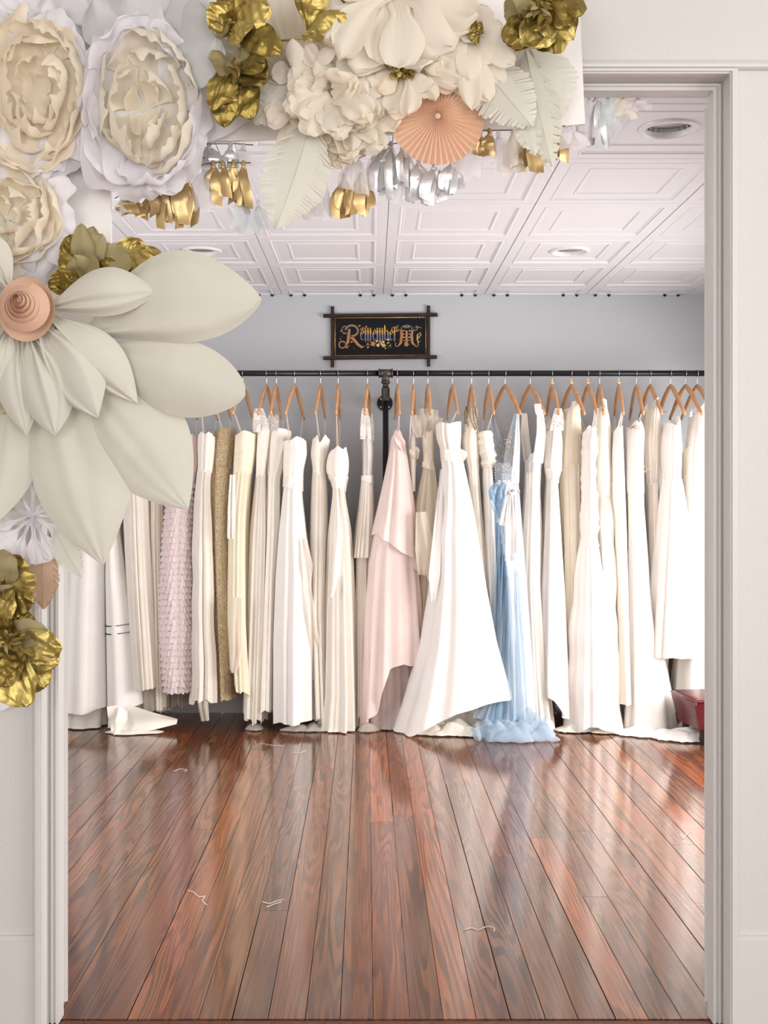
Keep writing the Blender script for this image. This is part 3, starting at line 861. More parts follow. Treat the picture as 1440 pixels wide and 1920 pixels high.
# ---- left of the post -------------------------------------------------
g, _ = gown('plain white linen gown hanging at the far left beside the door jamb', 172, -9, [(815, 158, 192), (870, 160, 190), (1000, 138, 203), (1150, 124, 204), (1338, 112, 208)], 880, I['white'], seed=3, folds=7, amp=0.008,
     hem=[(-1, 1336), (0.2, 1336), (1, 1326)], hlabel=HS + 'of the plain white gown at the far left', hemwave=1)
gmesh('underskirt', shell([(1250, 120, 200), (1376, 112, 202)], 1250, 1374, [(1250, 0.12), (1376, 0.17)], 6.29, 9, 0.01, 31, 20, 90), I['chiffon'], g, True)
g, _ = gown('ivory gown with two rows of dark dotted openwork near its hem', 208, -8, [(815, 205, 228), (880, 205, 226), (1000, 204, 228), (1080, 202, 240), (1150, 203, 254), (1326, 206, 277)], 890, I['white'], seed=4, folds=6, amp=0.007,
     hem=[(-1, 1331), (1, 1320)], yc=6.26, hlabel=HS + 'of the gown with dotted openwork rows', hemwave=0.8)
for dy in (1172, 1187):           # rows of small punched holes
    pr = [(1100, 203, 248), (1326, 206, 277)]
    th = np.linspace(PI * 1.06, PI * 1.94, 34)
    mb = MB()
    for q in th:
        hw = (itp(np.array([dy]), pr, 2) - itp(np.array([dy]), pr, 1))[0] / 2; xm = (itp(np.array([dy]), pr, 2) + itp(np.array([dy]), pr, 1))[0] / 2
        sx = np.sign(math.cos(q)) * abs(math.cos(q)) ** (2 / 2.3); sy = -abs(math.sin(q)) ** (2 / 2.3)
        hdv = 0.157
        c = np.array([(xm - CX) / F * 6.26 + (hw / F * 6.26 + .006) * sx, 6.258 + (hdv + .010) * sy, zy(dy - 3 * sx)])
        mb.box(c[0] - .0022, c[0] + .0022, c[1] - .001, c[1] + .001, c[2] - .003, c[2] + .003)
    mb.build('openwork_row', M['shadowgap'], g)
gmesh('underskirt', shell([(1240, 210, 262), (1376, 208, 268)], 1240, 1372, [(1240, 0.10), (1376, 0.15)], 6.27, 9, 0.012, 32, 20, 90), I['satin'], g, True)
tongue(g, 'train', [(204, 1352, 6.04), (240, 1346, 6.06), (285, 1352, 6.05), (332, 1352, 6.10)], [0.16, 0.15, 0.10, 0.03], I['satin'], 3, 0.012, 3)
tongue(g, 'train_fold', [(232, 1326, 6.05), (228, 1350, 6.01), (216, 1380, 5.99)], [0.05, 0.06, 0.02], I['satin'], 5, 0.012, 2)
pile(g, 'train_hem', 250, 6.05, 0.16, 0.06, 0.014, I['satin'], 12, wave=0.2, freq=5)
g, _ = gown('ivory chiffon gown with long straight pleats left of the pink ruffled gown', 256, -8, [(815, 236, 276), (880, 236, 270), (950, 234, 282), (1100, 242, 290), (1292, 258, 303)], 890, I['chiffon'], seed=5, folds=22, amp=0.012, yc=6.25,
     hem=[(-1, 1292), (0.2, 1290), (1, 1288)], hlabel=HS + 'of the straight pleated chiffon gown', hemwave=0.6)
gmesh('lining', shell([(1180, 262, 312), (1336, 272, 318)], 1180, 1336, [(1180, 0.10), (1336, 0.13)], 6.27, 14, 0.010, 33, 20, 90), I['tullewhite'], g, True)
g, _ = gown('champagne gown mostly hidden behind the pleated chiffon gown', 292, -6, [(815, 284, 312), (880, 284, 308), (1000, 284, 312), (1200, 292, 318), (1330, 300, 320)], 890, I['cream'], seed=6, folds=16, amp=0.008, yc=6.31, hlabel=HS + 'of the hidden champagne gown')
# pink ruffles
prof = [(815, 346, 373), (870, 344, 370), (920, 318, 364), (1000, 310, 363), (1100, 304, 366), (1200, 303, 369), (1285, 312, 366)]
hdp = [(815, 0.10), (870, 0.085), (1000, 0.13), (1290, 0.17)]
g, _ = gown('pale pink gown covered in rows of small tulle ruffles', 352, -8, prof, 880, I['blush'], I['pink'], hd=hdp, seed=7, folds=10, amp=0.004, yc=6.24, hlabel=HS + 'of the pink ruffled gown', hemwave=1)
nr = 34
for k in range(nr):
    y = 905 + (1288 - 905) * k / (nr - 1)
    th = np.linspace(0, 2 * PI, 150, endpoint=False)[None, :]
    u = np.array([0, 0.35, 0.7, 1.0])[:, None]
    xl, xr = itp(np.array([y]), prof, 1)[0], itp(np.array([y]), prof, 2)[0]
    hdv = np.interp(y, [h[0] for h in hdp], [h[1] for h in hdp])
    fl_ = u * 0.013 + u * 0.006 * np.sin(th * 31 + k * 1.7) + 0.004 * u * np.sin(th * 67 + k)
    # a crease down the middle of the front
    crease = -0.014 * np.exp(-((th - 4.85) / 0.14) ** 2)
    c = np.sign(np.cos(th)) * np.abs(np.cos(th)) ** 0.87; s = np.sign(np.sin(th)) * np.abs(np.sin(th)) ** 0.87
    X = ((xl + xr) / 2 - CX) / F * 6.24 + c * ((xr - xl) / 2 / F * 6.24 + fl_)
    Y = 6.24 + s * (hdv + fl_ + crease)
    Z = zy(y - 6) - 0.045 * u + 0.004 * np.sin(th * 23 + k * 2.1) * u
    gmesh('ruffle', np.stack([X, Y, Z + 0 * th], -1), I['pink'], g, True)
gmesh('underskirt', shell([(1230, 325, 352), (1332, 322, 356)], 1230, 1330, [(1230, 0.08), (1330, 0.10)], 6.30, 10, 0.01, 34, 16, 72), I['taupe'], g, True)
# gathered chiffon
g, _ = gown('ivory gathered gown with crossed pleats on the bodice, left of the gold gown', 393, -8, [(811, 376, 406), (835, 373, 404), (878, 373, 399), (900, 371, 396), (1000, 365, 402), (1150, 365, 405), (1250, 366, 412), (1312, 364, 413)], 882, I['satin'], I['chiffon'], seed=8, folds=15, amp=0.012, yc=6.22,
     hem=[(-1, 1318), (0, 1306), (1, 1316)], bfolds=16, bamp=0.005, hlabel=HS + 'of the ivory gathered gown', wrinkle=0.003)
tongue(g, 'hem_tail', [(380, 1290, 6.05), (381, 1325, 6.04), (384, 1352, 6.05)], [0.07, 0.055, 0.045], I['tullewhite'], 3, 0.01, 6)
# gold sequins
g, _ = gown('antique gold sequinned gown with a shaggy lower edge', 419, -6, [(798, 406, 442), (830, 402, 440), (870, 400, 434), (950, 398, 431), (1050, 400, 434), (1150, 404, 437), (1250, 410, 439), (1312, 413, 441)], 875, I['sequin'], seed=9, folds=7, amp=0.010, yc=6.27, tag_='evening_gown',
     topcut=[(-1, 806), (1, 798)], hlabel=HS + 'of the gold sequinned gown', hemwave=2)
r = np.random.RandomState(5); mb = MB()
for k in range(260):                                 # frayed gold threads on the skirt
    y = r.uniform(1000, 1305); q = r.uniform(1.05 * PI, 1.97 * PI)
    xl, xr = np.interp(y, [950, 1312], [400, 413]), np.interp(y, [950, 1312], [431, 440])
    c0 = np.array([((xl + xr) / 2 - CX) / F * 6.27 + math.cos(q) * (xr - xl) / 2 / F * 6.27, 6.27 + math.sin(q) * (np.interp(y, [870, 1312], [.085, .19]) + .008), zy(y)])
    e = r.normal(size=(2, 3)) * 0.010
    mb.tube([c0, c0 + e[0] * [1, .4, 1], c0 + (e[0] + e[1]) * [1, .4, 1]], 0.0009, 3, False)
mb.build('loose_threads', M['goldstrip'], g)
# butter lace
g, _ = gown('buttery yellow lace gown with rounded bodice beside the gold gown', 455.6, -14, [(806, 444, 482), (850, 441, 478), (882, 440, 472), (900, 438, 470), (960, 432, 467), (1050, 432, 466), (1170, 431, 468), (1302, 440, 475)], 884, I['butterlace'], I['butter'], seed=10, folds=10, amp=0.011, yc=6.23,
     hem=[(-1, 1250), (-0.3, 1290), (1, 1304)], topcut=[(-1, 815), (0, 807), (1, 812)], hlabel=HS + 'of the buttery lace gown')
tongue(g, 'overlay', [(436, 890, 6.06), (433, 960, 6.04), (432, 1010, 6.03)], [0.03, 0.04, 0.035], I['lace'], 4, 0.008, 6)
tongue(g, 'overskirt', [(448, 1120, 6.03), (444, 1210, 6.02), (438, 1262, 6.03)], [0.07, 0.085, 0.03], I['tullewhite'], 4, 0.008, 6)
# lace shoulder
g, _ = gown('ivory gown with see-through lace shoulder next to the buttery lace gown', 500, -11, [(802, 484, 512), (850, 482, 505), (885, 482, 500), (1000, 470, 506), (1150, 466, 503), (1352, 461, 499)], 890, I['lace'], I['chiffon'], seed=11, folds=16, amp=0.010, yc=6.26,
     hem=[(-1, 1345), (1, 1355)], top='lacestraps', strapw=0.05, hlabel=HS + 'of the gown with lace shoulders', hemwave=4)
pile(g, 'hem_heap', 478, 6.14, 0.05, 0.05, 0.03, I['tullewhite'], 13)
# nubby ivory
g, _ = gown('ivory nubby textured gown with soft square shoulders, left of the belted gown', 518, -6, [(804, 506, 546), (830, 503, 543), (870, 503, 532), (900, 502, 526), (1000, 499, 527), (1100, 496, 522), (1332, 489, 517)], 885, I['lace'], I['lace'], seed=12, folds=12, amp=0.008, yc=6.27, topcut=[(-1, 812), (0, 802), (1, 804)], hlabel=HS + 'of the nubby textured gown')
# belted A line
g, _ = gown('white A-line gown with a folded satin belt and lace bodice', 553, -16, [(822, 534, 572), (850, 534, 574), (880, 533, 567), (905, 534, 566), (930, 531, 566), (1000, 524, 574), (1080, 518, 584), (1200, 515, 584), (1352, 517, 585)], 905, I['lace'], I['white'], seed=13, folds=9, amp=0.012, yc=6.2,
     hem=[(-1, 1352), (1, 1350)], belt=(I['satin'], 11), topcut=[(-1, 824), (-0.3, 826), (0.3, 818), (1, 822)], hlabel=HS + 'of the belted A-line gown', hd=[(815, 0.11), (905, 0.10), (1000, 0.14), (1360, 0.19)], hemwave=2)
tongue(g, 'side_drape', [(570, 1010, 6.06), (578, 1060, 6.04), (580, 1100, 6.06), (588, 1200, 6.1), (600, 1272, 6.12)], [0.03, 0.05, 0.02, 0.06, 0.10], I['tullewhite'], 3, 0.008, 4)
# cup bodice
g, _ = gown('ivory strapless gown with two rounded cups between the belted gowns', 601, -8, [(815, 588, 619), (850, 583, 613), (878, 588, 609), (900, 586, 612), (1000, 583, 615), (1150, 581, 614), (1348, 588, 622)], 885, I['lace'], I['chiffon'], seed=14, folds=15, amp=0.010, yc=6.27, topcut=[(-1, 822), (-0.4, 814), (0, 830), (0.5, 814), (1, 820)], hlabel=HS + 'of the strapless gown with rounded cups')
# knotted satin
g, _ = gown('cream silk gown with a knotted sash and long chiffon train', 634, -2, [(838, 622, 648), (860, 614, 653), (885, 612, 652), (905, 625, 648), (925, 626, 645), (1000, 618, 657), (1150, 612, 664), (1300, 609, 668), (1376, 600, 670)], 905, I['satin'], I['chiffon'], seed=15, folds=13, amp=0.014, yc=6.22,
     belt=(I['satin'], 12), topcut=[(-1, 846), (0, 836), (0.6, 842), (1, 834)], hlabel=HS + 'of the silk gown with knotted sash', loopmat=I['peach'], hemwave=2)
tongue(g, 'sash_tail', [(635, 915, 6.1), (640, 1000, 6.04), (632, 1075, 6.02), (622, 1120, 6.03)], [0.02, 0.05, 0.06, 0.02], I['chiffon'], 5, 0.008, 3)
pile(g, 'train', 585, 6.12, 0.17, 0.06, 0.028, I['tullewhite'], 14, wave=0.18, freq=13)
# tiered with lace strap
pr = [(815, 679, 698), (850, 680, 700), (885, 680, 698), (900, 679, 698), (950, 675, 699), (1000, 669, 700), (1046, 664, 698)]
g, _ = gown('slim pale tiered gown with lace straps just left of the rack post', 689, -6, pr, 897, I['silversatin'], I['chiffon'], hd=[(815, 0.10), (900, 0.085), (1046, 0.12)], seed=16, folds=16, amp=0.010, yc=6.25, top='lacestraps', strapw=0.034, belt=(I['satin'], 6),
     hlabel=HS + 'of the slim tiered gown by the post', hemwave=1.2)
gmesh('lower_tier', shell([(1030, 669, 692), (1150, 668, 692), (1345, 668, 694)], 1030, 1348, [(1030, 0.10), (1350, 0.14)], 6.26, 13, 0.010, 35, 40, 96), I['chiffon'], g, True)
pile(g, 'hem_heap', 690, 6.1, 0.06, 0.05, 0.04, I['tullewhite'], 17)

# ---- right of the post ------------------------------------------------
pr = [(806, 738, 752), (830, 733, 757), (860, 729, 763), (900, 722, 769), (950, 711, 775), (1000, 699, 779), (1046, 694, 782)]
g, _ = gown('blush pink layered gown with a high-low hem right of the post', 745, 3, pr, 830, I['blush'], I['blush'], hd=[(806, 0.07), (860, 0.10), (1046, 0.17)], seed=17, folds=11, amp=0.008, yc=6.2, hem=[(-1, 1000), (-0.3, 1012), (0.3, 1036), (1, 1048)], loopmat=I['blush'],
     hlabel=HS + 'of the blush layered gown', hemwave=2, wrinkle=0.002)
tongue(g, 'collar', [(742, 815, 6.12), (752, 830, 6.1), (756, 845, 6.12)], [0.03, 0.05, 0.02], I['blush'], 4, 0.01, 3)
gmesh('lower_layer', shell([(985, 704, 776), (1050, 692, 780), (1150, 686, 788), (1245, 683, 795), (1375, 678, 800)], 985, 1300, [(985, 0.14), (1300, 0.2)], 6.21, 13, 0.012, 36, 50, 130, hem=[(-1, 1372), (-0.55, 1330), (-0.15, 1250), (0.3, 1242), (1, 1246)], hemwave=2), I['blush'], g, True)
gmesh('underskirt', shell([(1150, 690, 775), (1300, 682, 782), (1372, 680, 785)], 1150, 1370, [(1150, 0.12), (1372, 0.15)], 6.25, 15, 0.012, 37, 30, 100), I['blushsheer'], g, True)
g, _ = gown('short slim white slip dress behind the blush gown', 775.5, -7, [(815, 766, 780), (850, 766, 780), (880, 767, 779), (921, 769, 778)], 870, I['white'], hd=[(815, 0.10), (921, 0.10)], seed=18, folds=6, amp=0.003, yc=6.26, top='straps', strapw=0.016, tag_='slip_dress', hlabel=HS + 'of the short white slip', hemwave=0.5)
# cream tulle
pr = [(808, 791, 815), (840, 793, 813), (868, 794, 812), (885, 792, 815), (950, 779, 822), (1050, 770, 830), (1085, 772, 826)]
g, _ = gown('cream tulle gown with a frothy see-through overskirt', 802, 2, pr, 872, I['cream'], I['tulle'], hd=[(808, 0.10), (870, 0.08), (1090, 0.18)], seed=19, folds=13, amp=0.012, yc=6.21, belt=(I['cream'], 7), hem=[(-1, 1050), (0, 1086), (1, 1070)], hlabel=HS + 'of the cream tulle gown', hemwave=6)
gmesh('skirt_lining', shell([(880, 795, 813), (1000, 785, 812), (1180, 780, 814), (1330, 778, 818)], 880, 1330, [(880, 0.07), (1330, 0.13)], 6.26, 12, 0.008, 38, 36, 90), I['peach'], g, True)
for k, (a, b, dxx, ln) in enumerate(((786, 808, -9, 30), (796, 800, -2, 34), (808, 800, 6, 32), (813, 806, 10, 24), (780, 850, -6, 10))):
    tongue(g, 'tulle_frill', [(a, b + 12, 6.1 + 0.02 * k), (a + dxx * .5, b - ln * .4, 6.09), (a + dxx, b - ln, 6.11)], [0.03, 0.06, 0.045], I['tulle'], k, 0.008, 4)
tongue(g, 'tulle_wisp', [(790, 960, 6.02), (796, 1030, 6.0), (792, 1078, 6.02)], [0.06, 0.10, 0.05], I['tulle'], 8, 0.012, 4)
# big satin gown
pr = [(790, 819, 862), (820, 820, 862), (845, 829, 860), (856, 828, 862), (875, 832, 868), (950, 826, 883), (1000, 818, 891), (1100, 811, 908), (1200, 796, 928), (1293, 772, 956), (1375, 748, 975)]
g, _ = gown('large ivory satin ball gown with a wide bow sash and sweeping slanted hem', 848, 7, pr, 856, I['satin'], I['white'], hd=[(790, 0.10), (856, 0.09), (1000, 0.15), (1375, 0.22)], seed=20, folds=8, amp=0.014, yc=6.1, pw=2.9, tag_='ball_gown',
     belt=(I['satin'], 12), hem=[(-1, 1372), (-0.8, 1366), (-0.5, 1345), (-0.1, 1322), (0.4, 1310), (0.8, 1300), (1, 1290)], topcut=[(-1, 792), (0, 797), (1, 790)], hlabel=HS + 'of the large satin ball gown', bfolds=12, bamp=0.006, grow=0.7, hemwave=1.5)
tongue(g, 'bow', [(858, 842, 6.06), (868, 852, 6.04), (864, 868, 6.05)], [0.02, 0.05, 0.02], I['satin'], 3, 0.01, 3)
tongue(g, 'front_fold', [(829, 880, 6.07), (822, 980, 6.0), (814, 1080, 5.96), (812, 1128, 5.96)], [0.02, 0.045, 0.06, 0.015], I['white'], 3, 0.010, 3)
gmesh('underskirt', shell([(1240, 790, 900), (1372, 770, 925)], 1240, 1366, [(1240, 0.15), (1372, 0.17)], 6.26, 20, 0.014, 39, 24, 120), I['chiffon'], g, True)
pile(g, 'train', 848, 6.02, 0.20, 0.075, 0.055, I['ivory'], 18, wave=0.14, freq=7)
# beaded halter
g, _ = gown('ivory gown with a silver beaded halter strap right of the ball gown', 884, 2, [(800, 870, 896), (825, 866, 896), (850, 870, 896), (880, 877, 896), (950, 879, 901), (1050, 884, 910), (1180, 895, 922), (1335, 905, 930)], 880, I['ivory'], seed=21, folds=10, amp=0.008, yc=6.24, top='straps', strapw=0.03, hlabel=HS + 'of the gown with beaded halter', bfolds=10)
tongue(g, 'beaded_strap', [(886, 762, 6.07), (888, 785, 6.05), (894, 806, 6.07)], [0.03, 0.045, 0.025], I['crystal'], 3, 0.004, 8)
tongue(g, 'beaded_strap', [(877, 762, 6.42), (874, 775, 6.44), (873, 795, 6.40)], [0.02, 0.03, 0.02], I['crystal'], 5, 0.004, 8)
# draped cowl
g, _ = gown('white gown with a draped cowl bodice and pearl buttons left of the blue gown', 916, 3, [(808, 893, 920), (840, 896, 924), (868, 904, 924), (900, 904, 924), (1000, 905, 927), (1150, 911, 931), (1335, 918, 940)], 872, I['satin'], I['white'], seed=22, folds=9, amp=0.006, yc=6.23, bruche=0.010, hlabel=HS + 'of the white gown with draped bodice', topcut=[(-1, 810), (1, 806)])
mb = MB()
for k in range(11): mb.add(*disc_lathe([(0.0005, 0.0035), (0.0035, 0), (0.0005, -0.0035)], 8, ((925 - CX) / F * 6.2, 6.10 + 0.003 * (k % 2), zy(845 + 5.2 * k))))
mb.build('pearl_buttons', I['silversatin'], g)
# blue tulle
pr = [(868, 922, 958), (900, 926, 962), (1000, 928, 966), (1100, 930, 968), (1200, 932, 986), (1335, 930, 1006)]
g, bi = gown('powder blue tulle gown with beaded bodice and pale ribbon bow', 947, 25, pr, 900, I['bluegrey'], I['bluewhite'], hd=[(868, 0.11), (900, 0.10), (1335, 0.19)], seed=23, folds=15, amp=0.012, yc=6.22, top='none', tag_='evening_gown', hlabel=HS + 'of the blue tulle gown', hemwave=4)
e0, e1 = bi['ends']
for (a, m_, b, wd, mt, y) in (((924, 785), (930, 830), (946, 900), [0.025, 0.075, 0.06], I['bluegrey'], 6.34), ((968, 775), (962, 830), (952, 900), [0.02, 0.075, 0.07], I['bluesheer'], 6.05), ((971, 776), (970, 830), (966, 905), [0.012, 0.03, 0.045], I['bluewhite'], 6.03)):
    tongue(g, 'bodice_panel', [(a[0], a[1], y), (m_[0], m_[1], y - .01), (b[0], b[1], y)], wd, mt, 3, 0.004, 3)
def beads(parent, cx_, cy_, rx, ry, Y, n, seed):
    """sewn crystals scattered over a patch"""
    r = np.random.RandomState(seed); mb = MB()
    for k in range(n):
        q = r.normal(size=2) * 0.5
        p = P(cx_ + rx * q[0], cy_ + ry * q[1], Y) + np.array([0, r.uniform(-.004, .004), 0])
        s = r.uniform(.0026, .0048)
        mb.add(*disc_lathe([(0.0003, s), (s, 0), (0.0003, -s)], 6, p))
    mb.build('beading', I['crystal'], parent)
beads(g, 938, 848, 12, 30, 6.318, 90, 1); beads(g, 957, 838, 12, 34, 6.03, 110, 2); beads(g, 952, 882, 14, 22, 6.03, 60, 3)
tongue(g, 'white_panel', [(967, 905, 6.0), (972, 1000, 5.98), (980, 1150, 5.97), (988, 1325, 5.97)], [0.03, 0.045, 0.07, 0.10], I['bluewhite'], 6, 0.005, 4, 24)
for k in range(2): tongue(g, 'tulle_layer', [(962 + 7 * k, 1040 + 30 * k, 5.955), (966 + 8 * k, 1200, 5.945), (968 + 12 * k, 1350, 5.93)], [0.03, 0.06, 0.10], I['bluesheer'], k + 30, 0.012, 6)
for k, (a, b, wd, s_) in enumerate((((932, 908), (925, 938), 0.08, 1), ((944, 905), (932, 955), 0.07, 2), ((930, 925), (938, 972), 0.06, 3), ((950, 905), (946, 945), 0.07, 4))):
    tongue(g, 'tulle_puff', [(a[0], a[1], 6.04), ((a[0] + b[0]) / 2 - 3, (a[1] + b[1]) / 2, 5.99), (b[0], b[1], 6.03)], [0.03, wd, 0.03], I['blue'] if k < 3 else I['bluesheer'], s_, 0.014, 5)
for (pts, wd) in (([(957, 922, 6.0), (953, 918, 5.98), (951, 926, 5.99), (957, 930, 5.98)], [0.012, 0.022, 0.03, 0.015]), ([(957, 922, 6.0), (965, 916, 5.98), (971, 921, 5.99), (958, 930, 5.98)], [0.012, 0.022, 0.03, 0.015]),
                  ([(957, 926, 5.985), (957, 975, 5.97), (955, 1052, 5.98)], [0.02, 0.055, 0.052]), ([(955, 928, 5.98), (948, 965, 5.965), (940, 985, 5.97)], [0.02, 0.05, 0.03])):
    tongue(g, 'ribbon_bow', pts, wd, I['silversatin'], 4, 0.005, 3)
for k in range(7):
    r = np.random.RandomState(60 + k); xa = 932 + 3.4 * k
    tongue(g, 'tulle_layer', [(xa, 960 + 20 * k, 6.06 - .006 * k), (xa + r.uniform(-4, 4), 1150, 6.05 - .008 * k), (xa + r.uniform(-15, 10), 1300, 6.02 - .01 * k), (xa + r.uniform(-40, 20), 1352, 5.96)], [0.03, 0.06, 0.09, 0.15], I['blue'] if k in (1, 4) else I['bluesheer'], k, 0.016, 6)
pile(g, 'tulle_heap', 962, 5.93, 0.22, 0.14, 0.10, I['bluesheer'], 19, wave=0.2, freq=7)
pile(g, 'tulle_heap', 985, 5.90, 0.17, 0.10, 0.07, I['bluesheer'], 20, wave=0.25, freq=6)
for k in range(6):
    r = np.random.RandomState(80 + k)
    tongue(g, 'tulle_fold', [(900 + 20 * k, 1352, 5.93), (905 + 22 * k + r.uniform(-8, 8), 1366, 5.88), (900 + 25 * k + r.uniform(-10, 10), 1388, 5.84)], [0.08, 0.13, 0.09], I['bluesheer'], k + 4, 0.02, 5)
pile(g, 'white_train', 905, 5.98, 0.17, 0.05, 0.045, I['ivory'], 21, wave=0.1, freq=5)

def quick(label, hk, dx, prof, waist, mat, smat, hl, **kw): return gown(label, hk, dx, prof, waist, mat, smat, hlabel=HS + hl, **kw)
# v-neck
g, vi = quick('pale ivory gown with a deep V neck right of the blue gown', 994, 21, [(850, 986, 1016), (880, 986, 1013), (920, 985, 1010), (1000, 979, 1013), (1100, 976, 1012), (1250, 980, 1022), (1370, 985, 1034)], 885, I['silversatin'], I['ivory'], 'of the deep V-neck gown', seed=24, folds=12, amp=0.010, yc=6.24, top='none')
for (a, b, c, wd, y) in (((1012, 768), (1015, 810), (1008, 868), [0.035, 0.05, 0.06], 6.07), ((983, 775), (984, 815), (990, 866), [0.03, 0.05, 0.05], 6.38)):
    tongue(g, 'shoulder_panel', [a + (y,), b + (y - .01,), c + (y,)], wd, I['satin'], 4, 0.005, 3)
tongue(g, 'cord_trim', [(1008, 757, 6.05), (1010, 772, 6.04), (1012, 782, 6.05)], [0.035, 0.04, 0.02], I['lace'], 5, 0.004, 9)
# gathered waist
quick('white gown with fluted sash at the waist beside the deep V-neck gown', 1035, 2, [(800, 1026, 1048), (830, 1022, 1052), (865, 1020, 1050), (880, 1021, 1051), (895, 1025, 1043), (1000, 1018, 1048), (1100, 1012, 1054), (1280, 1004, 1060), (1325, 1006, 1062)], 890, I['lace'], I['white'], 'of the gown with fluted waist', seed=25, folds=10, amp=0.011, yc=6.21, top='lacestraps', strapw=0.04, bead=True, belt=(I['satin'], 12), hem=[(-1, 1284), (-0.4, 1300), (0.3, 1330), (1, 1350)])
# straight organza
quick('tall straight organza gown with sheer shoulders and long flat fall', 1071, 15, [(752, 1056, 1084), (800, 1052, 1087), (860, 1049, 1088), (1000, 1051, 1086), (1200, 1054, 1084), (1340, 1052, 1086)], 870, I['cream'], I['cream'], 'of the straight organza gown', seed=26, folds=12, amp=0.008, yc=6.28, top='none', bead=True, topcut=[(-1, 790), (-0.3, 752), (0.6, 748), (1, 770)])
# ruched
g, _ = quick('white ruched mermaid gown with crumpled sides and flared skirt', 1102, 5, [(800, 1096, 1112), (850, 1093, 1112), (880, 1093, 1111), (950, 1091, 1113), (1010, 1088, 1116), (1040, 1082, 1122), (1150, 1071, 1141), (1300, 1064, 1150), (1362, 1062, 1152)], 1020, I['white'], I['white'], 'of the ruched mermaid gown', seed=27, folds=9, amp=0.011, yc=6.17, top='straps', strapw=0.016, bead=True, bruche=0.010, wrinkle=0.005, hd=[(800, 0.10), (1020, 0.12), (1362, 0.19)], hem=[(-1, 1364), (0.0, 1356), (1, 1366)])
pile(g, 'hem_frill', 1082, 6.1, 0.13, 0.06, 0.035, I['lace'], 22, wave=0.15, freq=15)
# draped wrap
g, _ = quick('ivory draped silk gown with lace straps right of the ruched gown', 1124, -8, [(752, 1116, 1134), (800, 1114, 1141), (880, 1117, 1146), (930, 1118, 1149), (1030, 1120, 1150), (1150, 1122, 1150), (1365, 1125, 1158)], 925, I['satin'], I['ivory'], 'of the draped silk gown', seed=28, folds=10, amp=0.008, yc=6.25, top='straps', strapw=0.022, topcut=[(-1, 775), (-0.3, 745), (0.5, 752), (1, 800)], wrinkle=0.006)
pile(g, 'hem_heap', 1140, 6.06, 0.10, 0.05, 0.03, I['satin'], 23)
quick('slim white column gown with thin straps, its hem above the floor', 1160, -8, [(800, 1148, 1163), (850, 1145, 1166), (900, 1146, 1168), (1000, 1149, 1172), (1100, 1152, 1174), (1200, 1154, 1175), (1318, 1155, 1178)], 905, I['white'], I['white'], 'of the slim column gown', seed=29, folds=7, amp=0.006, yc=6.2, top='straps', strapw=0.014, bead=True, hd=[(800, 0.11), (900, 0.10), (1318, 0.15)], hemwave=0.8)
g, _ = quick('white halter gown with a jewelled neckline and spreading train', 1193, -4, [(790, 1180, 1196), (803, 1175, 1204), (850, 1175, 1202), (950, 1176, 1204), (1100, 1175, 1213), (1200, 1174, 1232), (1300, 1172, 1252), (1378, 1168, 1264)], 920, I['white'], I['white'], 'of the jewelled halter gown', seed=30, folds=8, amp=0.010, yc=6.2)
tongue(g, 'jewelled_neckline', [(1180, 803, 6.08), (1192, 799, 6.06), (1204, 806, 6.1)], [0.012, 0.016, 0.02], I['crystal'], 3, 0.002, 9)
pile(g, 'train', 1215, 6.0, 0.17, 0.08, 0.035, I['white'], 24, wave=0.15, freq=8)
pile(g, 'train', 1282, 5.90, 0.16, 0.10, 0.06, I['white'], 25, wave=0.15, freq=8)
g, _ = quick('ivory gown with a small gold brooch on its side seam', 1219, 5, [(745, 1214, 1230), (800, 1208, 1235), (830, 1206, 1237), (880, 1211, 1234), (905, 1213, 1232), (1000, 1213, 1231), (1100, 1212, 1228), (1330, 1208, 1226)], 905, I['ivory'], I['ivory'], 'of the gown with the brooch', seed=31, folds=9, amp=0.007, yc=6.26, top='none', topcut=[(-1, 765), (-0.2, 746), (0.5, 743), (1, 790)], bfolds=12, bamp=0.005)
mb = MB(); r = np.random.RandomState(2)
for k in range(26): 
    c = P(1210, 877, 6.10) + r.normal(size=3) * [.008, .003, .010]; mb.add(*disc_lathe([(0.0004, 0.004), (0.004, 0), (0.0004, -0.004)], 7, c))
mb.build('brooch', I['crystal'], g)
quick('white tea-length gown with gathered skirt ending well above the floor', 1257, 10, [(760, 1250, 1268), (800, 1246, 1272), (830, 1241, 1276), (870, 1243, 1275), (897, 1245, 1273), (910, 1243, 1277), (1000, 1232, 1290), (1100, 1222, 1296), (1227, 1211, 1299)], 898, I['white'], I['white'], 'of the tea-length gown', seed=32, folds=11, amp=0.010, yc=6.15, top='straps', strapw=0.03, hd=[(760, 0.10), (897, 0.10), (1000, 0.15), (1227, 0.19)], hemwave=0.8, topcut=[(-1, 790), (0, 800), (1, 775)])
g, _ = quick('cream gown with crossed straps between the tea-length gown and the jamb', 1285, 14, [(838, 1274, 1300), (870, 1276, 1298), (900, 1276, 1296), (1000, 1280, 1300), (1200, 1278, 1302), (1330, 1262, 1306)], 890, I['cream'], I['ivory'], 'of the cream gown with crossed straps', seed=33, folds=10, amp=0.008, yc=6.30, top='straps', strapw=0.014)
quick('ivory gown with gathered shoulder at the far right edge of the rack', 1307, 13, [(752, 1302, 1318), (800, 1295, 1320), (850, 1288, 1320), (900, 1288, 1319), (1000, 1284, 1326), (1200, 1276, 1340), (1340, 1266, 1350)], 905, I['white'], I['white'], 'of the gown at the far right edge', seed=34, folds=10, amp=0.009, yc=6.22, top='none', topcut=[(-1, 775), (0, 750), (0.6, 752), (1, 790)], bfolds=14, bamp=0.005)

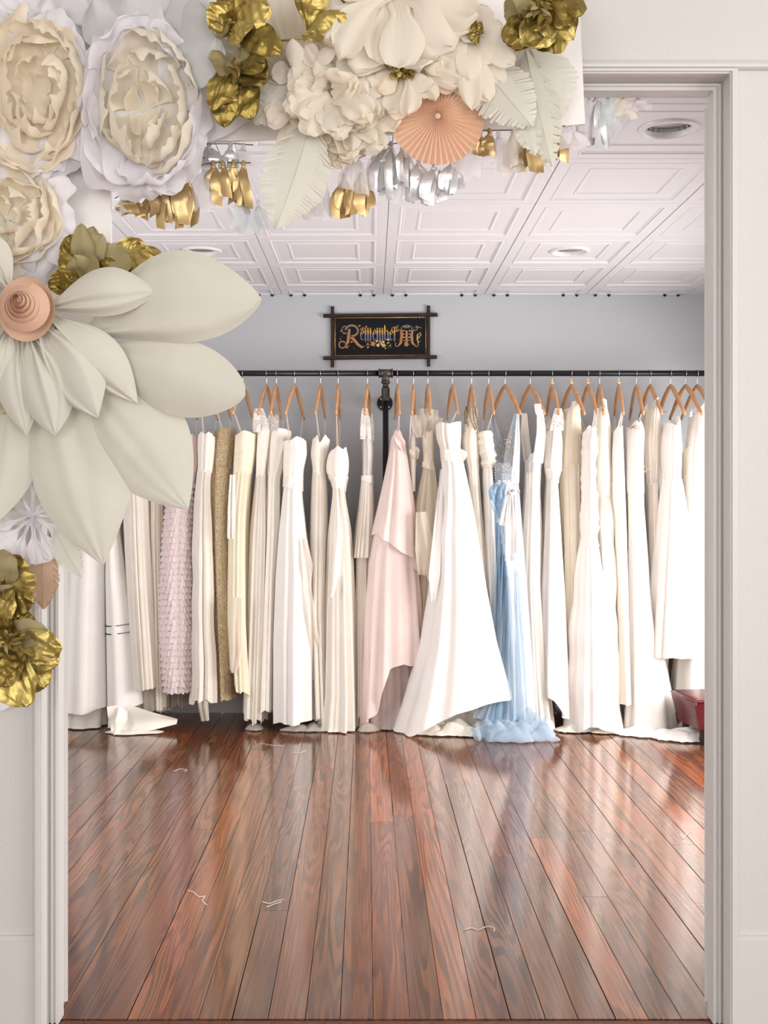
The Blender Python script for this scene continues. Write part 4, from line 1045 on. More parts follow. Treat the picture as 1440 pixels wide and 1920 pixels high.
# ================================================================ framed motto
WY = YB - 0.002
pf = empty('framed_motto', P(713, 690, WY), 'dark wooden cross-corner picture frame with embroidered motto on the back wall', 'picture frame')
pb = np.array
def wp(cx_, cy_, d=0.0):
    """pixel on the back wall, d metres in front of it"""
    p = P(cx_, cy_, YB); return np.array([p[0], YB - d, p[2]])
mb = MB(); 
a, b = wp(627, 597), wp(799, 667)
mb.box(a[0], b[0], YB - 0.010, YB - 0.001, b[2], a[2])
cv = mb.build('embroidered_panel', M['canvas'], pf)
rot = -0.0095
def bar(name, x0, y0, x1, y1, wpx, d0, d1, seed):
    A, B = wp(x0, y0), wp(x1, y1)
    r = np.random.RandomState(seed)
    n = 16
    pts = []
    V, Fc = [], []
    d = B - A; d /= np.linalg.norm(d); up = np.cross(d, [0, 1, 0])
    w_ = wpx / F * YB / 2
    for k in range(n):
        c = A + (B - A) * k / (n - 1)
        j = r.uniform(-.0012, .0012, 4)
        for (su, sd), jj in zip(((-1, d0), (-1, d1 - .004), (-.6, d1), (.6, d1), (1, d1 - .004), (1, d0)), list(j) + [0, 0]):
            V.append(c + up * (su * w_ + jj) + np.array([0, -sd - abs(jj), 0]))
    for k in range(n - 1):
        for q in range(6):
            Fc.append((k*6+q, k*6+(q+1) % 6, (k+1)*6+(q+1) % 6, (k+1)*6+q))
    Fc += [tuple(range(6)), tuple((n-1)*6 + q for q in range(5, -1, -1))]
    mesh(name, V, Fc, M['darkwood'], pf)
bar('frame_bar', 606.5, 593, 820, 591, 6.6, 0.006, 0.026, 1)
bar('frame_bar', 606.5, 672, 819, 670, 6.6, 0.006, 0.026, 2)
bar('frame_bar', 623.3, 575.5, 623.3, 689, 6.4, 0.001, 0.020, 3)
bar('frame_bar', 803.2, 574, 803.2, 687.5, 6.2, 0.001, 0.020, 4)
for (x0, y0, x1, y1) in ((626, 596.6, 800.5, 595.2), (626, 667.6, 800.5, 666.4), (628.2, 596, 628.2, 668), (798.3, 595, 798.3, 667)):
    A, B = wp(x0, y0, .010), wp(x1, y1, .010)
    MB().tube([A, B], 0.0042, 8).build('gilt_liner', M['gilt'], pf, True)
# embroidery: strokes of letters in crop coordinates (u right, v down) read from the picture
def cp(u, v): return 590 + u * 0.17361, 560 + v * 0.17361
nt = NT('embroidery_wool')
tc = nt.n('ShaderNodeTexCoord'); sp = nt.n('ShaderNodeSeparateXYZ'); nt.l(tc.outputs['Object'], sp.inputs[0])
mr = nt.n('ShaderNodeMapRange'); zt_, zb_ = wp(0, cp(0, 300)[1])[2] - P(713, 690, WY)[2], wp(0, cp(0, 470)[1])[2] - P(713, 690, WY)[2]
mr.inputs[1].default_value = zt_; mr.inputs[2].default_value = zb_; nt.l(sp.outputs['Z'], mr.inputs[0])
nt.l(ramp(nt, mr.outputs[0], [(0.0, srgb(222, 190, 96)), (0.4, srgb(206, 160, 80)), (0.58, srgb(120, 112, 140)), (0.75, srgb(90, 104, 140)), (1.0, srgb(196, 150, 70))]), nt.p.inputs['Base Color'])
nt.p.inputs['Roughness'].default_value = 0.9
M['wool'] = nt.m
M['wool_orange'] = plain('orange_wool', srgb(188, 132, 88), 0.9); M['wool_teal'] = plain('teal_wool', srgb(110, 136, 138), 0.9)
M['wool_green'] = plain('green_wool', srgb(70, 118, 90), 0.9); M['wool_pink'] = plain('coral_wool', srgb(206, 124, 100), 0.9); M['wool_gold'] = plain('gold_wool', srgb(214, 184, 104), 0.9)
M['wool_white'] = plain('white_wool', srgb(232, 224, 196), 0.9)
LIFT = [0.0118]
def stroke(mb, pts, wd):
    """flat stroke with slanted pen ends"""
    pts = [np.array(p, float) for p in pts]
    wd = [wd] * len(pts) if np.isscalar(wd) else wd
    V, Fc = [], []
    for i, p in enumerate(pts):
        d = pts[min(i + 1, len(pts) - 1)] - pts[max(i - 1, 0)]; d /= np.linalg.norm(d) + 1e-9
        n = np.array([-d[1], d[0]])
        for s in (-1, 1):
            q = p + n * wd[i] / 2 * s
            V.append(wp(*cp(*q), LIFT[0]))
        
    for i in range(len(pts) - 1): Fc.append((2*i, 2*i+1, 2*i+3, 2*i+2))
    mb.add(V, Fc)
def arc(cx_, cy_, rx, ry, a0, a1, n=14): return [(cx_ + rx * math.cos(math.radians(a0 + (a1 - a0) * k / (n - 1))), cy_ + ry * math.sin(math.radians(a0 + (a1 - a0) * k / (n - 1)))) for k in range(n)]
def letter(name, strokes, mat):
    mb = MB()
    for p, wd in strokes: stroke(mb, p, wd)
    mb.build(name, mat, cv)
def minim(x, t=345, b=455): return [([(x - 3, t - 32), (x, t - 10), (x, b), (x + 2, b + 18)], [1, 17, 17, 1]), ([(x - 8, t + 2), (x + 8, t - 8)], 8), ([(x - 6, b + 4), (x + 10, b - 4)], 8)]
def small_e(x): return [([(x + 2, 350), (x - 8, 372), (x - 8, 430), (x + 4, 450), (x + 20, 436)], [6, 14, 15, 12, 5]), ([(x - 2, 352), (x + 14, 344), (x + 22, 366), (x - 4, 398)], [6, 11, 10, 4]), ([(x + 4, 350), (x + 8, 315)], [6, 1])]
letter('letter_e', small_e(508), M['wool'])
letter('letter_m', minim(548) + minim(576) + minim(604) + [([(552, 360), (570, 346)], 5), ([(580, 360), (598, 346)], 5)], M['wool'])
letter('letter_e', small_e(640), M['wool'])
letter('letter_m', minim(676) + minim(704) + minim(732) + [([(680, 360), (698, 346)], 5), ([(708, 360), (726, 346)], 5)], M['wool'])
letter('letter_b', [([(752, 282), (758, 310), (758, 440), (768, 452)], [1, 14, 16, 8]), ([(762, 356), (784, 346), (792, 372), (790, 430), (768, 454)], [5, 11, 15, 15, 5])], M['wool'])
letter('letter_e', small_e(822), M['wool'])
letter('letter_r', minim(862) + [([(868, 362), (886, 346), (900, 366)], [5, 12, 2])], M['wool'])
# ornamental capitals
R_ = [([(375, 330), (368, 400), (360, 470), (330, 520)], [26, 32, 30, 14]), (arc(400, 350, 68, 58, -170, 95), 20), ([(395, 408), (430, 450), (470, 500), (510, 528), (540, 515)], [16, 30, 30, 22, 4]), (arc(300, 500, 36, 36, 60, 330), 13), (arc(330, 340, 34, 40, 60, 280), 10), ([(318, 525), (350, 530), (380, 505)], [10, 16, 6])]
letter('letter_r', R_, M['wool_orange'])
LIFT[0] = 0.0128
letter('flourish', [(arc(400, 350, 66, 56, -165, 60), 9), ([(372, 335), (366, 400)], 11), (arc(330, 340, 33, 38, 80, 260), 5)], M['wool_teal'])
LIFT[0] = 0.0118
M_ = [([(932, 330), (940, 400), (930, 480), (900, 515)], [26, 30, 26, 12]), ([(992, 320), (992, 400), (992, 505)], [22, 24, 26]), ([(1056, 330), (1046, 400), (1054, 480), (1090, 515)], [26, 30, 26, 12]), (arc(962, 345, 34, 40, 180, 360), 16), (arc(1024, 345, 34, 40, 180, 360), 16), (arc(890, 500, 20, 20, 40, 240), 9), (arc(1098, 500, 20, 20, 140, -60), 9), (arc(905, 320, 26, 24, 20, 260), 8), (arc(1085, 320, 26, 24, 160, -80), 8)]
letter('letter_m', M_, M['wool_orange'])
LIFT[0] = 0.0128
letter('flourish', [(arc(994, 340, 60, 48, 190, 350), 12), (arc(962, 345, 33, 39, 190, 300), 7), (arc(1024, 345, 33, 39, 240, 350), 7), ([(935, 350), (940, 400)], 10), ([(1052, 350), (1047, 400)], 10)], M['wool_teal'])
LIFT[0] = 0.0118
letter('letter_e', [([(1124, 378), (1108, 396), (1108, 450), (1120, 478), (1140, 462)], [6, 13, 14, 12, 4]), ([(1118, 388), (1140, 372), (1148, 396), (1112, 424)], [6, 10, 10, 4]), ([(1140, 372), (1144, 360)], [5, 1]), ([(1112, 430), (1138, 424)], 6)], M['wool_gold'])
def blossom(u, v, r_, mat, n=5):
    mb = MB(); c = wp(*cp(u, v), 0.0135)
    k_ = 0.17361 / F * YB
    V = [c + np.array([0, -0.0015, 0])]
    for k in range(n * 4):
        a = 2 * PI * k / (n * 4); q = r_ * (0.8 + 0.2 * math.cos(n * a)) * k_
        V.append(c + np.array([q * math.cos(a), 0.001, q * math.sin(a)]))
    Fc = [(0, 1 + (k + 1) % (n * 4), 1 + k) for k in range(n * 4)]
    mesh('stitched_flower', V, Fc, mat, cv)
rr = np.random.RandomState(9)
for (u, v, s, m_) in ((630, 490, 32, 'wool_pink'), (708, 470, 24, 'wool_orange'), (745, 508, 26, 'wool_gold'), (684, 505, 20, 'wool_white'), (572, 494, 15, 'wool_pink'), (742, 470, 15, 'wool_white'), (796, 446, 14, 'wool_white'), (668, 462, 13, 'wool_white'), (790, 482, 12, 'wool_gold'), (815, 510, 12, 'wool_pink'), (575, 528, 12, 'wool_gold'), (722, 492, 14, 'wool_white'), (765, 540, 10, 'wool_gold'),
                   (485, 297, 13, 'wool_pink'), (520, 322, 14, 'wool_pink'), (555, 305, 13, 'wool_pink'), (498, 335, 11, 'wool_orange'), (285, 352, 11, 'wool_pink'), (318, 375, 12, 'wool_pink'), (278, 440, 10, 'wool_pink'), (400, 430, 16, 'wool_pink'), (400, 470, 14, 'wool_orange'), (990, 495, 30, 'wool_orange'), (960, 385, 9, 'wool_gold'), (1022, 385, 9, 'wool_gold'), (964, 420, 9, 'wool_white'), (1020, 420, 9, 'wool_white'), (962, 350, 9, 'wool_white'), (1024, 350, 9, 'wool_white'), (966, 455, 8, 'wool_gold'), (1018, 455, 8, 'wool_gold')):
    blossom(u, v, s, M[m_])
for k in range(44):
    if k < 20: u, v = rr.uniform(560, 830), rr.uniform(480, 540)
    elif k < 32: u, v = rr.uniform(285, 480), rr.choice([rr.uniform(300, 330), rr.uniform(500, 540), rr.uniform(400, 470)])
    else: u, v = rr.choice([rr.uniform(880, 940), rr.uniform(1050, 1100), rr.uniform(960, 1020)]), rr.choice([rr.uniform(285, 320), rr.uniform(500, 535), 440])
    a = rr.rand() * 6.28; mb = MB()
    L_ = rr.uniform(14, 24)
    stroke(mb, [(u, v), (u + L_ * .5 * math.cos(a), v + L_ * .5 * math.sin(a)), (u + L_ * math.cos(a), v + L_ * math.sin(a))], [1, 9, 1])
    mb.build('stitched_leaf', M['wool_green'], cv)
for k in range(14):
    u = 838 + k * 9 if k < 7 else 1090 + (k - 7) * 10
    v = 316 - 6 * math.sin((k % 7) / 6 * PI) + (6 if k in (0, 13) else 0)
    blossom(u, v, 4.5, M['wool_white'], 4)

# ================================================================ maroon footstool, carved leg
st = empty('leather_footstool', (1.92, 5.87, 0), 'low maroon leather footstool with piped edges at the right end', 'footstool')
V, Fc = [], []
rows = [(0.085, 0.0), (0.10, 0.004), (0.15, -0.006), (0.215, -0.022), (0.232, -0.022), (0.242, -0.012), (0.248, 0.03)]
def stq(x, y): return (x + (y - 5.72) * -0.12, y + (x - 1.7) * 0.05)
for z, ox in rows:
    for x_, y_ in ((1.70 + ox, 5.72 + ox * .6), (2.16 - ox, 5.72 + ox * .6), (2.16 - ox, 6.02 - ox * .6), (1.70 + ox, 6.02 - ox * .6)):
        V.append(stq(x_, y_) + (z,))
n = len(rows)
for i in range(n - 1):
    for k in range(4): Fc.append((4*i+k, 4*i+(k+1) % 4, 4*(i+1)+(k+1) % 4, 4*(i+1)+k))
Fc += [(3, 2, 1, 0), tuple(4*(n-1) + k for k in range(4))]
b = mesh('cushion_body', V, Fc, M['leather'], st)
bv = b.modifiers.new('bevel', 'BEVEL'); bv.width = 0.010; bv.segments = 3; bv.limit_method = 'ANGLE'; b.data.shade_smooth()
MB().tube([V[k] for k in (0, 4, 8, 12, 16)], 0.0055, 8).build('piping', M['leather'], st, True)
MB().tube([V[19], V[16], V[17]], 0.0055, 8).build('piping', M['leather'], st, True)
for xx, yy in ((1.74, 5.76), (2.12, 5.76), (1.74, 5.98), (2.12, 5.98)):
    q_ = stq(xx, yy)
    v_, f_ = disc_lathe([(0.014, 0.0), (0.022, 0.03), (0.018, 0.06), (0.024, 0.09)], 12, (q_[0], q_[1], 0)); mesh('foot', v_, f_, M['darkwood'], st, True)
lg = empty('carved_pedestal', P(1258, 1330, 6.5) * [1, 1, 0], 'carved gilt wooden pedestal leg glimpsed between gowns behind the footstool', 'pedestal')
X = P(1262, 0, 6.5)[0]
V, Fc = disc_lathe([(0.05, 0.0), (0.05, 0.02), (0.03, 0.04), (0.022, 0.1), (0.034, 0.16), (0.02, 0.22), (0.03, 0.3), (0.024, 0.36), (0.036, 0.42)], 12, (X, 6.5, 0))
mesh('turned_leg', V, Fc, wood('carved_wood', srgb(120, 84, 60), srgb(176, 136, 104)), lg, True)
V, Fc = disc_lathe([(0.001, 0.42), (0.075, 0.42), (0.08, 0.43), (0.075, 0.445), (0.001, 0.445)], 24, (X, 6.5, 0))
mesh('top', V, Fc, M['darkwood'], lg)

# ================================================================ threads lying on the floor
def thread(pts, label, h=0.0022):
    q = []
    for px, py in pts:
        Yd = EYE * F / (py - CY); p = P(px, py, Yd); q.append((p[0], p[1], h))
    q = np.array(q); tt = np.linspace(0, 1, len(q)); u = np.linspace(0, 1, 24)
    C = np.stack([np.interp(u, tt, q[:, k]) for k in range(3)], -1)
    for _ in range(2): C[1:-1] = (C[:-2] + 2 * C[1:-1] + C[2:]) / 4
    o = MB().tube(C, 0.0011, 5).build('loose_thread', M['thread'], None, True)
    tag(o, label, 'thread', 'loose threads on the floor')
thread([(325, 1447), (338, 1442), (352, 1444), (345, 1447)], 'short white thread on the boards at the far left')
thread([(488, 1394), (510, 1398), (532, 1399)], 'faint straight thread near the gowns left of centre')
thread([(549, 1412), (562, 1413), (574, 1408)], 'small curved thread just in front of the knotted sash gown')
thread([(352, 1670), (364, 1674), (374, 1684), (386, 1680), (378, 1690), (388, 1698)], 'curly thread on the boards in the left foreground')
thread([(492, 1692), (505, 1696), (520, 1690), (532, 1688)], 'forked pale thread near the middle left foreground')
thread([(500, 1702), (515, 1696), (528, 1692)], 'straight thread crossing the forked thread in the foreground')
thread([(868, 1745), (885, 1740), (896, 1746), (912, 1738), (928, 1740), (926, 1748)], 'curled thread in the right foreground boards')
thread([(1275, 1566), (1280, 1574), (1292, 1560), (1300, 1562)], 'looped thread beside the right door jamb')

# ================================================================ paper flower arch in the front room
BY = 2.600       # front of the white backing board
def m2(px, Y=2.5): return px / F * Y

bd = empty('backing_board', P(70, 1005, BY + .006), 'white foam board arch behind the paper flowers', 'backing board')
def slab(poly, y0, y1, name, mat, parent):
    V = [P(a, b, y0) for a, b in poly]
    W = [(v[0], y1, v[2]) for v in V]
    n = len(V)
    Fc = [tuple(range(n)), tuple(range(2*n - 1, n - 1, -1))] + [(i, n + i, n + (i + 1) % n, (i + 1) % n) for i in range(n)]
    return mesh(name, np.array([list(v) for v in V] + [list(v) for v in W]), Fc, mat, parent)
slab([(-60, -80), (1083, -80), (1097, 232), (1040, 238), (330, 268), (-60, 270)], BY, BY + .012, 'top_panel', M['board'], bd)
slab([(-60, 271), (208, 271), (208, 985), (-60, 985)], BY + .001, BY + .012, 'side_panel', M['board'], bd)

def petal(parent, base, tip, width, mat, Yb=2.58, Yt=2.5, q=0.55, tp=1.0, bow=0.12, cup=0.25, gather=0.0, gk=3, wr=0.004, wf=9, side=0.0, seed=1, wb=0.12, nu=26, nv=21, tri=False, curl=0.0, rim=0.0, name='petal', flute=0.0, fk=5, notch=0.0, smooth=True, bowp=1.0, crease=0.0):
    """a sheet of paper from base to tip (pixel positions at their distances), belly towards the viewer"""
    B, T = P(*base, Yb), P(*tip, Yt)
    ax = T - B; L = np.linalg.norm(ax); a = ax / L
    n = np.array([0, -1.0, 0]); n = n - a * (n @ a); n /= np.linalg.norm(n)
    c = np.cross(a, n)
    u = np.linspace(0, 1, nu)[:, None]; v = np.linspace(-1, 1, nv)[None, :]
    qq = math.log(0.5) / math.log(q)
    sh = np.sin(PI * np.clip(u, 0, 1) ** qq) ** np.where(u ** qq > 0.5, tp, 0.8)
    sh = np.maximum(sh, wb * (1 - u) ** 0.5)
    W = m2(width, (Yb + Yt) / 2) / 2
    wd = W * sh
    r = np.random.RandomState(seed)
    edge = 1 + rim * (np.sin(u * 14 + r.rand() * 6) + np.sin(u * 23 + r.rand() * 6)) * 0.5 + 0 * v
    X = L * u + 0 * v
    C = wd * v * edge + side * L * np.sin(PI * u)
    N = bow * L * np.sin(PI * u ** bowp) - cup * wd * v ** 2
    if gather: N = N + gather * W * np.cos((v + 0.28 * np.sin(v * 3.1 + r.rand() * 6) + 0.12 * u * r.uniform(-1, 1)) * gk * r.uniform(.7, 1.1) * PI + r.rand() * 6) * (0.6 + 0.4 * np.sin(v * 2 + r.rand() * 6)) * np.exp(-u * 2.6) * (1 - np.exp(-u * 25))
    if flute: N = N + flute * W * np.sin(v * fk + r.rand() * 6) * u ** 1.5
    if curl: N = N - curl * L * np.clip(u - 0.55, 0, 1) ** 2
    if notch: X = X + notch * L * u ** 3 * np.abs(np.sin(v * 4 + r.rand() * 3))
    q2 = np.stack([X, C], -1)
    N = N + wr * waves(q2 / max(L, 1e-3) * 0.25, seed, wf * 4, 4 if tri else 7, tri)
    if tri: N = N + 0.5 * wr * waves(q2 / max(L, 1e-3) * 0.25, seed + 1, wf * 9, 3, True)
    if crease: N = N + crease * waves(q2 / 0.12, seed + 2, 4.0, 4, True)
    G = B + X[..., None] * a + C[..., None] * c + N[..., None] * n
    return gmesh(name, G, mat, parent, smooth=smooth and not tri)

def cup_petal(parent, c, R, sx, sz, phi, span, H, mat, seed, base_r=0.05, inward=0.0, ruff=0.08, tilt=(0, 0), nu=22, nv=44, fold=0.0, name='petal', rimc=0.25):
    r = np.random.RandomState(seed)
    u = np.linspace(0, 1, nu)[:, None]; v = np.linspace(-1, 1, nv)[None, :]
    rl = 1 - rimc * np.abs(v) ** 3 + 0.09 * waves(np.stack([v * 2.0 + 0 * u, 0 * v + 0 * u], -1), seed, 2.6, 5) + 0.045 * waves(np.stack([v * 2.0 + 0 * u, 0 * v + 0 * u], -1), seed + 1, 9.0, 4, True)
    uu = u * rl
    ph = phi + v * span * (0.3 + 0.7 * u ** 0.6)
    rho = R * (base_r + (1 - base_r) * np.clip(uu, 0, 1.3) ** 0.8) if not inward else R * (base_r + (1 - base_r) * np.sin(np.clip(uu, 0, 1.3) * PI * (0.5 + 0.38 * inward)))
    h = H * np.clip(uu, 0, 1.3) ** 1.5
    q = np.stack([ph * 2.2, u * 1.2 + 0 * v], -1)
    w1 = waves(q, seed + 3, 2.0, 6); w2 = waves(q, seed + 4, 2.4, 6)
    rho = rho + ruff * R * w1 * u ** 1.4
    h = h + ruff * R * 0.8 * w2 * u ** 1.4
    q3 = np.stack([ph * 7, u * 2.0 + 0 * v], -1)
    rho = rho + 0.026 * R * waves(q3, seed + 8, 2.2, 6) * u ** 1.2; h = h + 0.030 * R * waves(q3, seed + 9, 2.4, 6) * u ** 1.2
    q4 = np.stack([ph * 5, u * 6 + 0 * v], -1)
    h = h + 0.020 * R * waves(q4, seed + 11, 2.0, 4, True) * u; rho = rho + 0.014 * R * waves(q4, seed + 12, 2.0, 4, True) * u
    if fold: h = h - fold * R * np.clip(uu - 0.7, 0, 1) ** 2 * 6
    X = sx * rho * np.cos(ph); Z = sz * rho * np.sin(ph)
    X = X + tilt[0] * h; Z = Z + tilt[1] * h
    G = np.stack([c[0] + X, c[1] - h, c[2] + Z], -1)
    return gmesh(name, G, mat, parent)

def peony(label, px, py, Yc, R, sx, sz, rings, seed, tilt=(0, 0), core=None, name='paper_peony'):
    c = P(px, py, Yc)
    c0_ = c
    fl_ = empty(name, (c[0], BY - 0.001, c[2]), label, 'paper flower', 'paper flowers of the arch')
    r = np.random.RandomState(seed)
    for i, (n, rr, H, inw, mat, ruff, span, fold) in enumerate(rings):
        off = r.rand() * 6
        c = c0_ + np.array([r.uniform(-.07, .07) * R, 0, r.uniform(-.08, .08) * R]) * (1 if i > 2 else 0)
        for k in range(n):
            cup_petal(fl_, c, R * rr * r.uniform(0.9, 1.08), sx, sz, off + 2 * PI * k / n + r.uniform(-.12, .12), span * r.uniform(.85, 1.15), H * R * r.uniform(.40, 0.56), mat, seed * 100 + i * 17 + k, 0.03, inw, ruff, tilt, fold=fold)
    if core: 
        for k in range(core[1]):
            a = r.rand() * 6.28
            cup_petal(fl_, c + np.array([0, -core[3] * R * .3, 0]), R * core[2] * r.uniform(.6, 1.1), sx, sz, a, 0.8, R * core[3] * r.uniform(.7, 1.1), core[0], seed * 100 + 77 + k, 0.1, 0.5, 0.2, tilt, 12, 18)
    return fl_

# ---- tissue peonies -----------------------------------------------------
lv, cr, c2, c3 = M['lav'], M['cream'], M['cream2'], M['cream3']
def ps(px, Y=2.5): return px / F * Y
peony('large cream crepe peony with white outer petals in the top left corner', 72, 185, 2.55, ps(112), 0.98, 1.45,
      [(6, 1.04, 0.30, 0, lv, 0.07, 0.85, 0.3), (6, 1.0, 0.42, 0, lv, 0.07, 0.8, 0.2), (6, 0.94, 0.62, 0.15, cr, 0.07, 0.8, 0.1), (6, 0.86, 0.78, 0.3, cr, 0.07, 0.75, 0), (5, 0.74, 0.88, 0.45, cr, 0.10, 0.75, 0), (5, 0.58, 0.92, 0.55, c3, 0.13, 0.7, 0), (4, 0.42, 0.9, 0.6, c3, 0.16, 0.7, 0), (4, 0.26, 0.8, 0.4, c3, 0.2, 0.7, 0)], 3, (0.05, 0.0))
peony('large white tissue peony with ivory heart, second from the left at the top', 272, 205, 2.53, ps(128), 0.95, 1.33,
      [(6, 1.05, 0.28, 0, lv, 0.09, 0.85, 0.4), (6, 1.0, 0.42, 0, lv, 0.08, 0.8, 0.25), (6, 0.93, 0.6, 0.1, lv, 0.07, 0.8, 0.1), (6, 0.84, 0.78, 0.25, lv, 0.07, 0.75, 0), (5, 0.74, 0.9, 0.4, c2, 0.09, 0.75, 0), (5, 0.62, 0.95, 0.5, c2, 0.11, 0.7, 0), (4, 0.46, 0.95, 0.5, c2, 0.14, 0.7, 0), (4, 0.30, 0.85, 0.4, cr, 0.2, 0.7, 0)], 5, (0.04, -0.05))
peony('cream tissue peony at the left edge above the gold bunch', 15, 412, 2.55, ps(112), 1.05, 1.0,
      [(6, 1.1, 0.26, 0, lv, 0.10, 0.85, 0.4), (6, 1.02, 0.4, 0, lv, 0.09, 0.8, 0.25), (6, 0.95, 0.55, 0.1, c2, 0.08, 0.8, 0.1), (6, 0.84, 0.72, 0.25, cr, 0.08, 0.75, 0), (5, 0.68, 0.84, 0.45, cr, 0.10, 0.75, 0), (5, 0.5, 0.86, 0.55, c3, 0.13, 0.7, 0), (4, 0.3, 0.8, 0.5, c3, 0.2, 0.7, 0)], 8, (0.03, 0.03))
# pearl grey tissue bloom behind the white peony
g = empty('tissue_bloom', P(300, 20, BY), 'pearl grey tissue bloom behind the white peony at the top', 'paper flower', 'paper flowers of the arch')
for k, (b, t_, wd, yb, yt) in enumerate((((290, 100), (270, -40), 190, 2.57, 2.50), ((300, 95), (395, 20), 170, 2.57, 2.48), ((300, 110), (410, 60), 150, 2.56, 2.47), ((285, 100), (180, -10), 150, 2.57, 2.52), ((320, 120), (415, 120), 110, 2.56, 2.47))):
    petal(g, b, t_, wd, M['greytis'], yb, yt, 0.66, 0.5, 0.14, 0.2, 0.12, 4, 0.004, 10, 0, k + 40, wb=0.3, flute=0.12, rim=0.05)
for k, (b, t_, wd) in enumerate((((60, 30), (20, -40), 120), ((110, 40), (150, -20), 110), ((20, 40), (-20, 10), 90), ((170, 70), (196, 10), 70))):
    petal(g, b, t_, wd, M['lav'], 2.585, 2.55, 0.6, 0.5, 0.1, 0.2, 0.1, 4, 0.003, 10, 0, k + 50, wb=0.3, flute=0.1)

# ---- giant sage flower --------------------------------------------------
sg = empty('giant_paper_flower', P(45, 700, BY), 'giant pale sage paper flower with peach rolled rose centre', 'paper flower', 'paper flowers of the arch')
S, S2 = M['sage'], M['sage2']
#            base        tip         width  Yb    Yt    q    tp   side
outer = [((150, 630), (489, 560), 172, 2.50, 2.36, .60, .80, -.085), ((170, 645), (461, 742), 142, 2.51, 2.38, .62, .66, .02), ((120, 660), (352, 955), 178, 2.53, 2.42, .60, .95, -.04),
         ((90, 660), (196, 1062), 192, 2.54, 2.43, .56, 1.0, -.02), ((40, 660), (-15, 988), 150, 2.55, 2.46, .58, 1.0, 0.02), ((0, 640), (-150, 840), 150, 2.55, 2.46, .58, .8, 0), ((0, 560), (-220, 600), 160, 2.55, 2.45, .58, .8, 0), ((20, 530), (-120, 380), 150, 2.56, 2.52, .58, .8, 0)]
for k, (b, t_, wd, yb, yt, q, tp, sd) in enumerate(outer):
    petal(sg, b, t_, wd, S, yb, yt, q, tp, 0.10, 0.30, 0.20, 2.6, 0.0050, 6, sd, 11 + k, 0.16, 48, 41, name='outer_petal', crease=0.0011)
inner = [((88, 578), (293, 546), 92, 2.44, 2.39, .58, .9, .055), ((90, 592), (259, 758), 86, 2.445, 2.42, .55, 1.0, .055), ((76, 610), (185, 785), 106, 2.435, 2.40, .55, 1.0, .06),
         ((56, 622), (104, 818), 100, 2.445, 2.41, .58, .95, .04), ((38, 622), (52, 818), 74, 2.455, 2.43, .55, 1.0, -.05), ((20, 615), (-15, 730), 70, 2.445, 2.42, .55, 1.0, -.05), ((5, 600), (-130, 690), 90, 2.445, 2.41, .55, 1.0, 0), ((5, 570), (-150, 560), 90, 2.445, 2.41, .55, 1.0, 0), ((20, 545), (-60, 430), 90, 2.46, 2.44, .55, 1, 0)]
for k, (b, t_, wd, yb, yt, q, tp, sd) in enumerate(inner):
    petal(sg, b, t_, wd, S2, yb, yt, q, tp, 0.13, 0.42, 0.42, 2.7, 0.0036, 7, -sd, 31 + k, 0.30, 40, 35, name='inner_petal', crease=0.0008)
# rolled rose centre: a spiral strip of card, wide saucer outside
cc = P(46, 578, 2.385)
mbv = []
ns, turns = 150, 5.2
for i in range(ns):
    f = i / (ns - 1); a = f * turns * 2 * PI
    rad = m2(8 + 37 * f ** 1.15); z0 = 0.030 * (1 - f); 
    off = np.array([0.0, 0.0, m2(9 * (1 - f))])
    row = []
    for h, fl_ in ((0.0, 0.72), (0.5, 0.9), (1.0, 1.04)):
        rr = rad * fl_ + 0.001
        row.append(cc + off + np.array([rr * math.cos(a), -z0 - (h - 1) * -0.030 * (0.6 + .4 * (1 - f)), rr * math.sin(a)]))
    mbv.append(row)
gmesh('rolled_rose', np.array(mbv), M['rose'], sg)
th = np.linspace(0, 2 * PI, 60, endpoint=False)
rows = []
for rr, d in ((0.02, 0.0), (0.6, 0.0), (0.85, -0.006), (1.0, -0.016)):
    rad = m2(53) * rr
    rows.append(np.stack([cc[0] + rad * np.cos(th) * 0.97, cc[1] + 0.028 + d + 0 * th, cc[2] + rad * np.sin(th) * 1.07 + 0.002 * np.sin(th)], -1))
gmesh('rose_saucer', np.array(rows), M['rose'], sg, True)
V, Fc = tube([cc + np.array([0, .02, m2(10)]), cc + np.array([0, -0.032, m2(12)]), cc + np.array([0, -0.036, m2(12)])], [m2(9), m2(7.5), m2(4)], 14)
mesh('rose_bud', V, Fc, M['rose'], sg, True)

# ---- gold foil flowers ---------------------------------------------------
GO, G2, OL = M['gold'], M['gold2'], M['olive']
def goldflower(label, c, petals, seed, Yc=2.5, centre=0, name='gold_foil_flower'):
    o = empty(name, P(c[0], c[1], BY), label, 'paper flower', 'paper flowers of the arch')
    r = np.random.RandomState(seed)
    for k, (tx, ty, wd, mt) in enumerate(petals):
        petal(o, c, (tx, ty), wd, mt, Yc + .03, Yc - .05 + r.uniform(-.03, .03), 0.62, 0.55, 0.16, r.uniform(-0.2, 0.45), 0.14, 4, 0.0046 if mt is not OL else 0.0025, 14, r.uniform(-.06, .06), seed * 10 + k, 0.25, 40, 36, tri=(mt is not OL), rim=0.05, flute=0.06)
    for k in range(centre):
        a = r.rand() * 6.28; l = r.uniform(12, 30)
        petal(o, (c[0] + r.uniform(-10, 10), c[1] + r.uniform(-8, 8)), (c[0] + l * math.cos(a), c[1] + l * math.sin(a)), r.uniform(6, 11), OL if k % 3 == 0 else GO, Yc - .035, Yc - .075 + r.uniform(-.015, .01), 0.6, 0.3, 0.2, 0.2, 0, 3, 0.001, 9, 0, seed + k, 0.6, 7, 4, name='stamen')
    return o
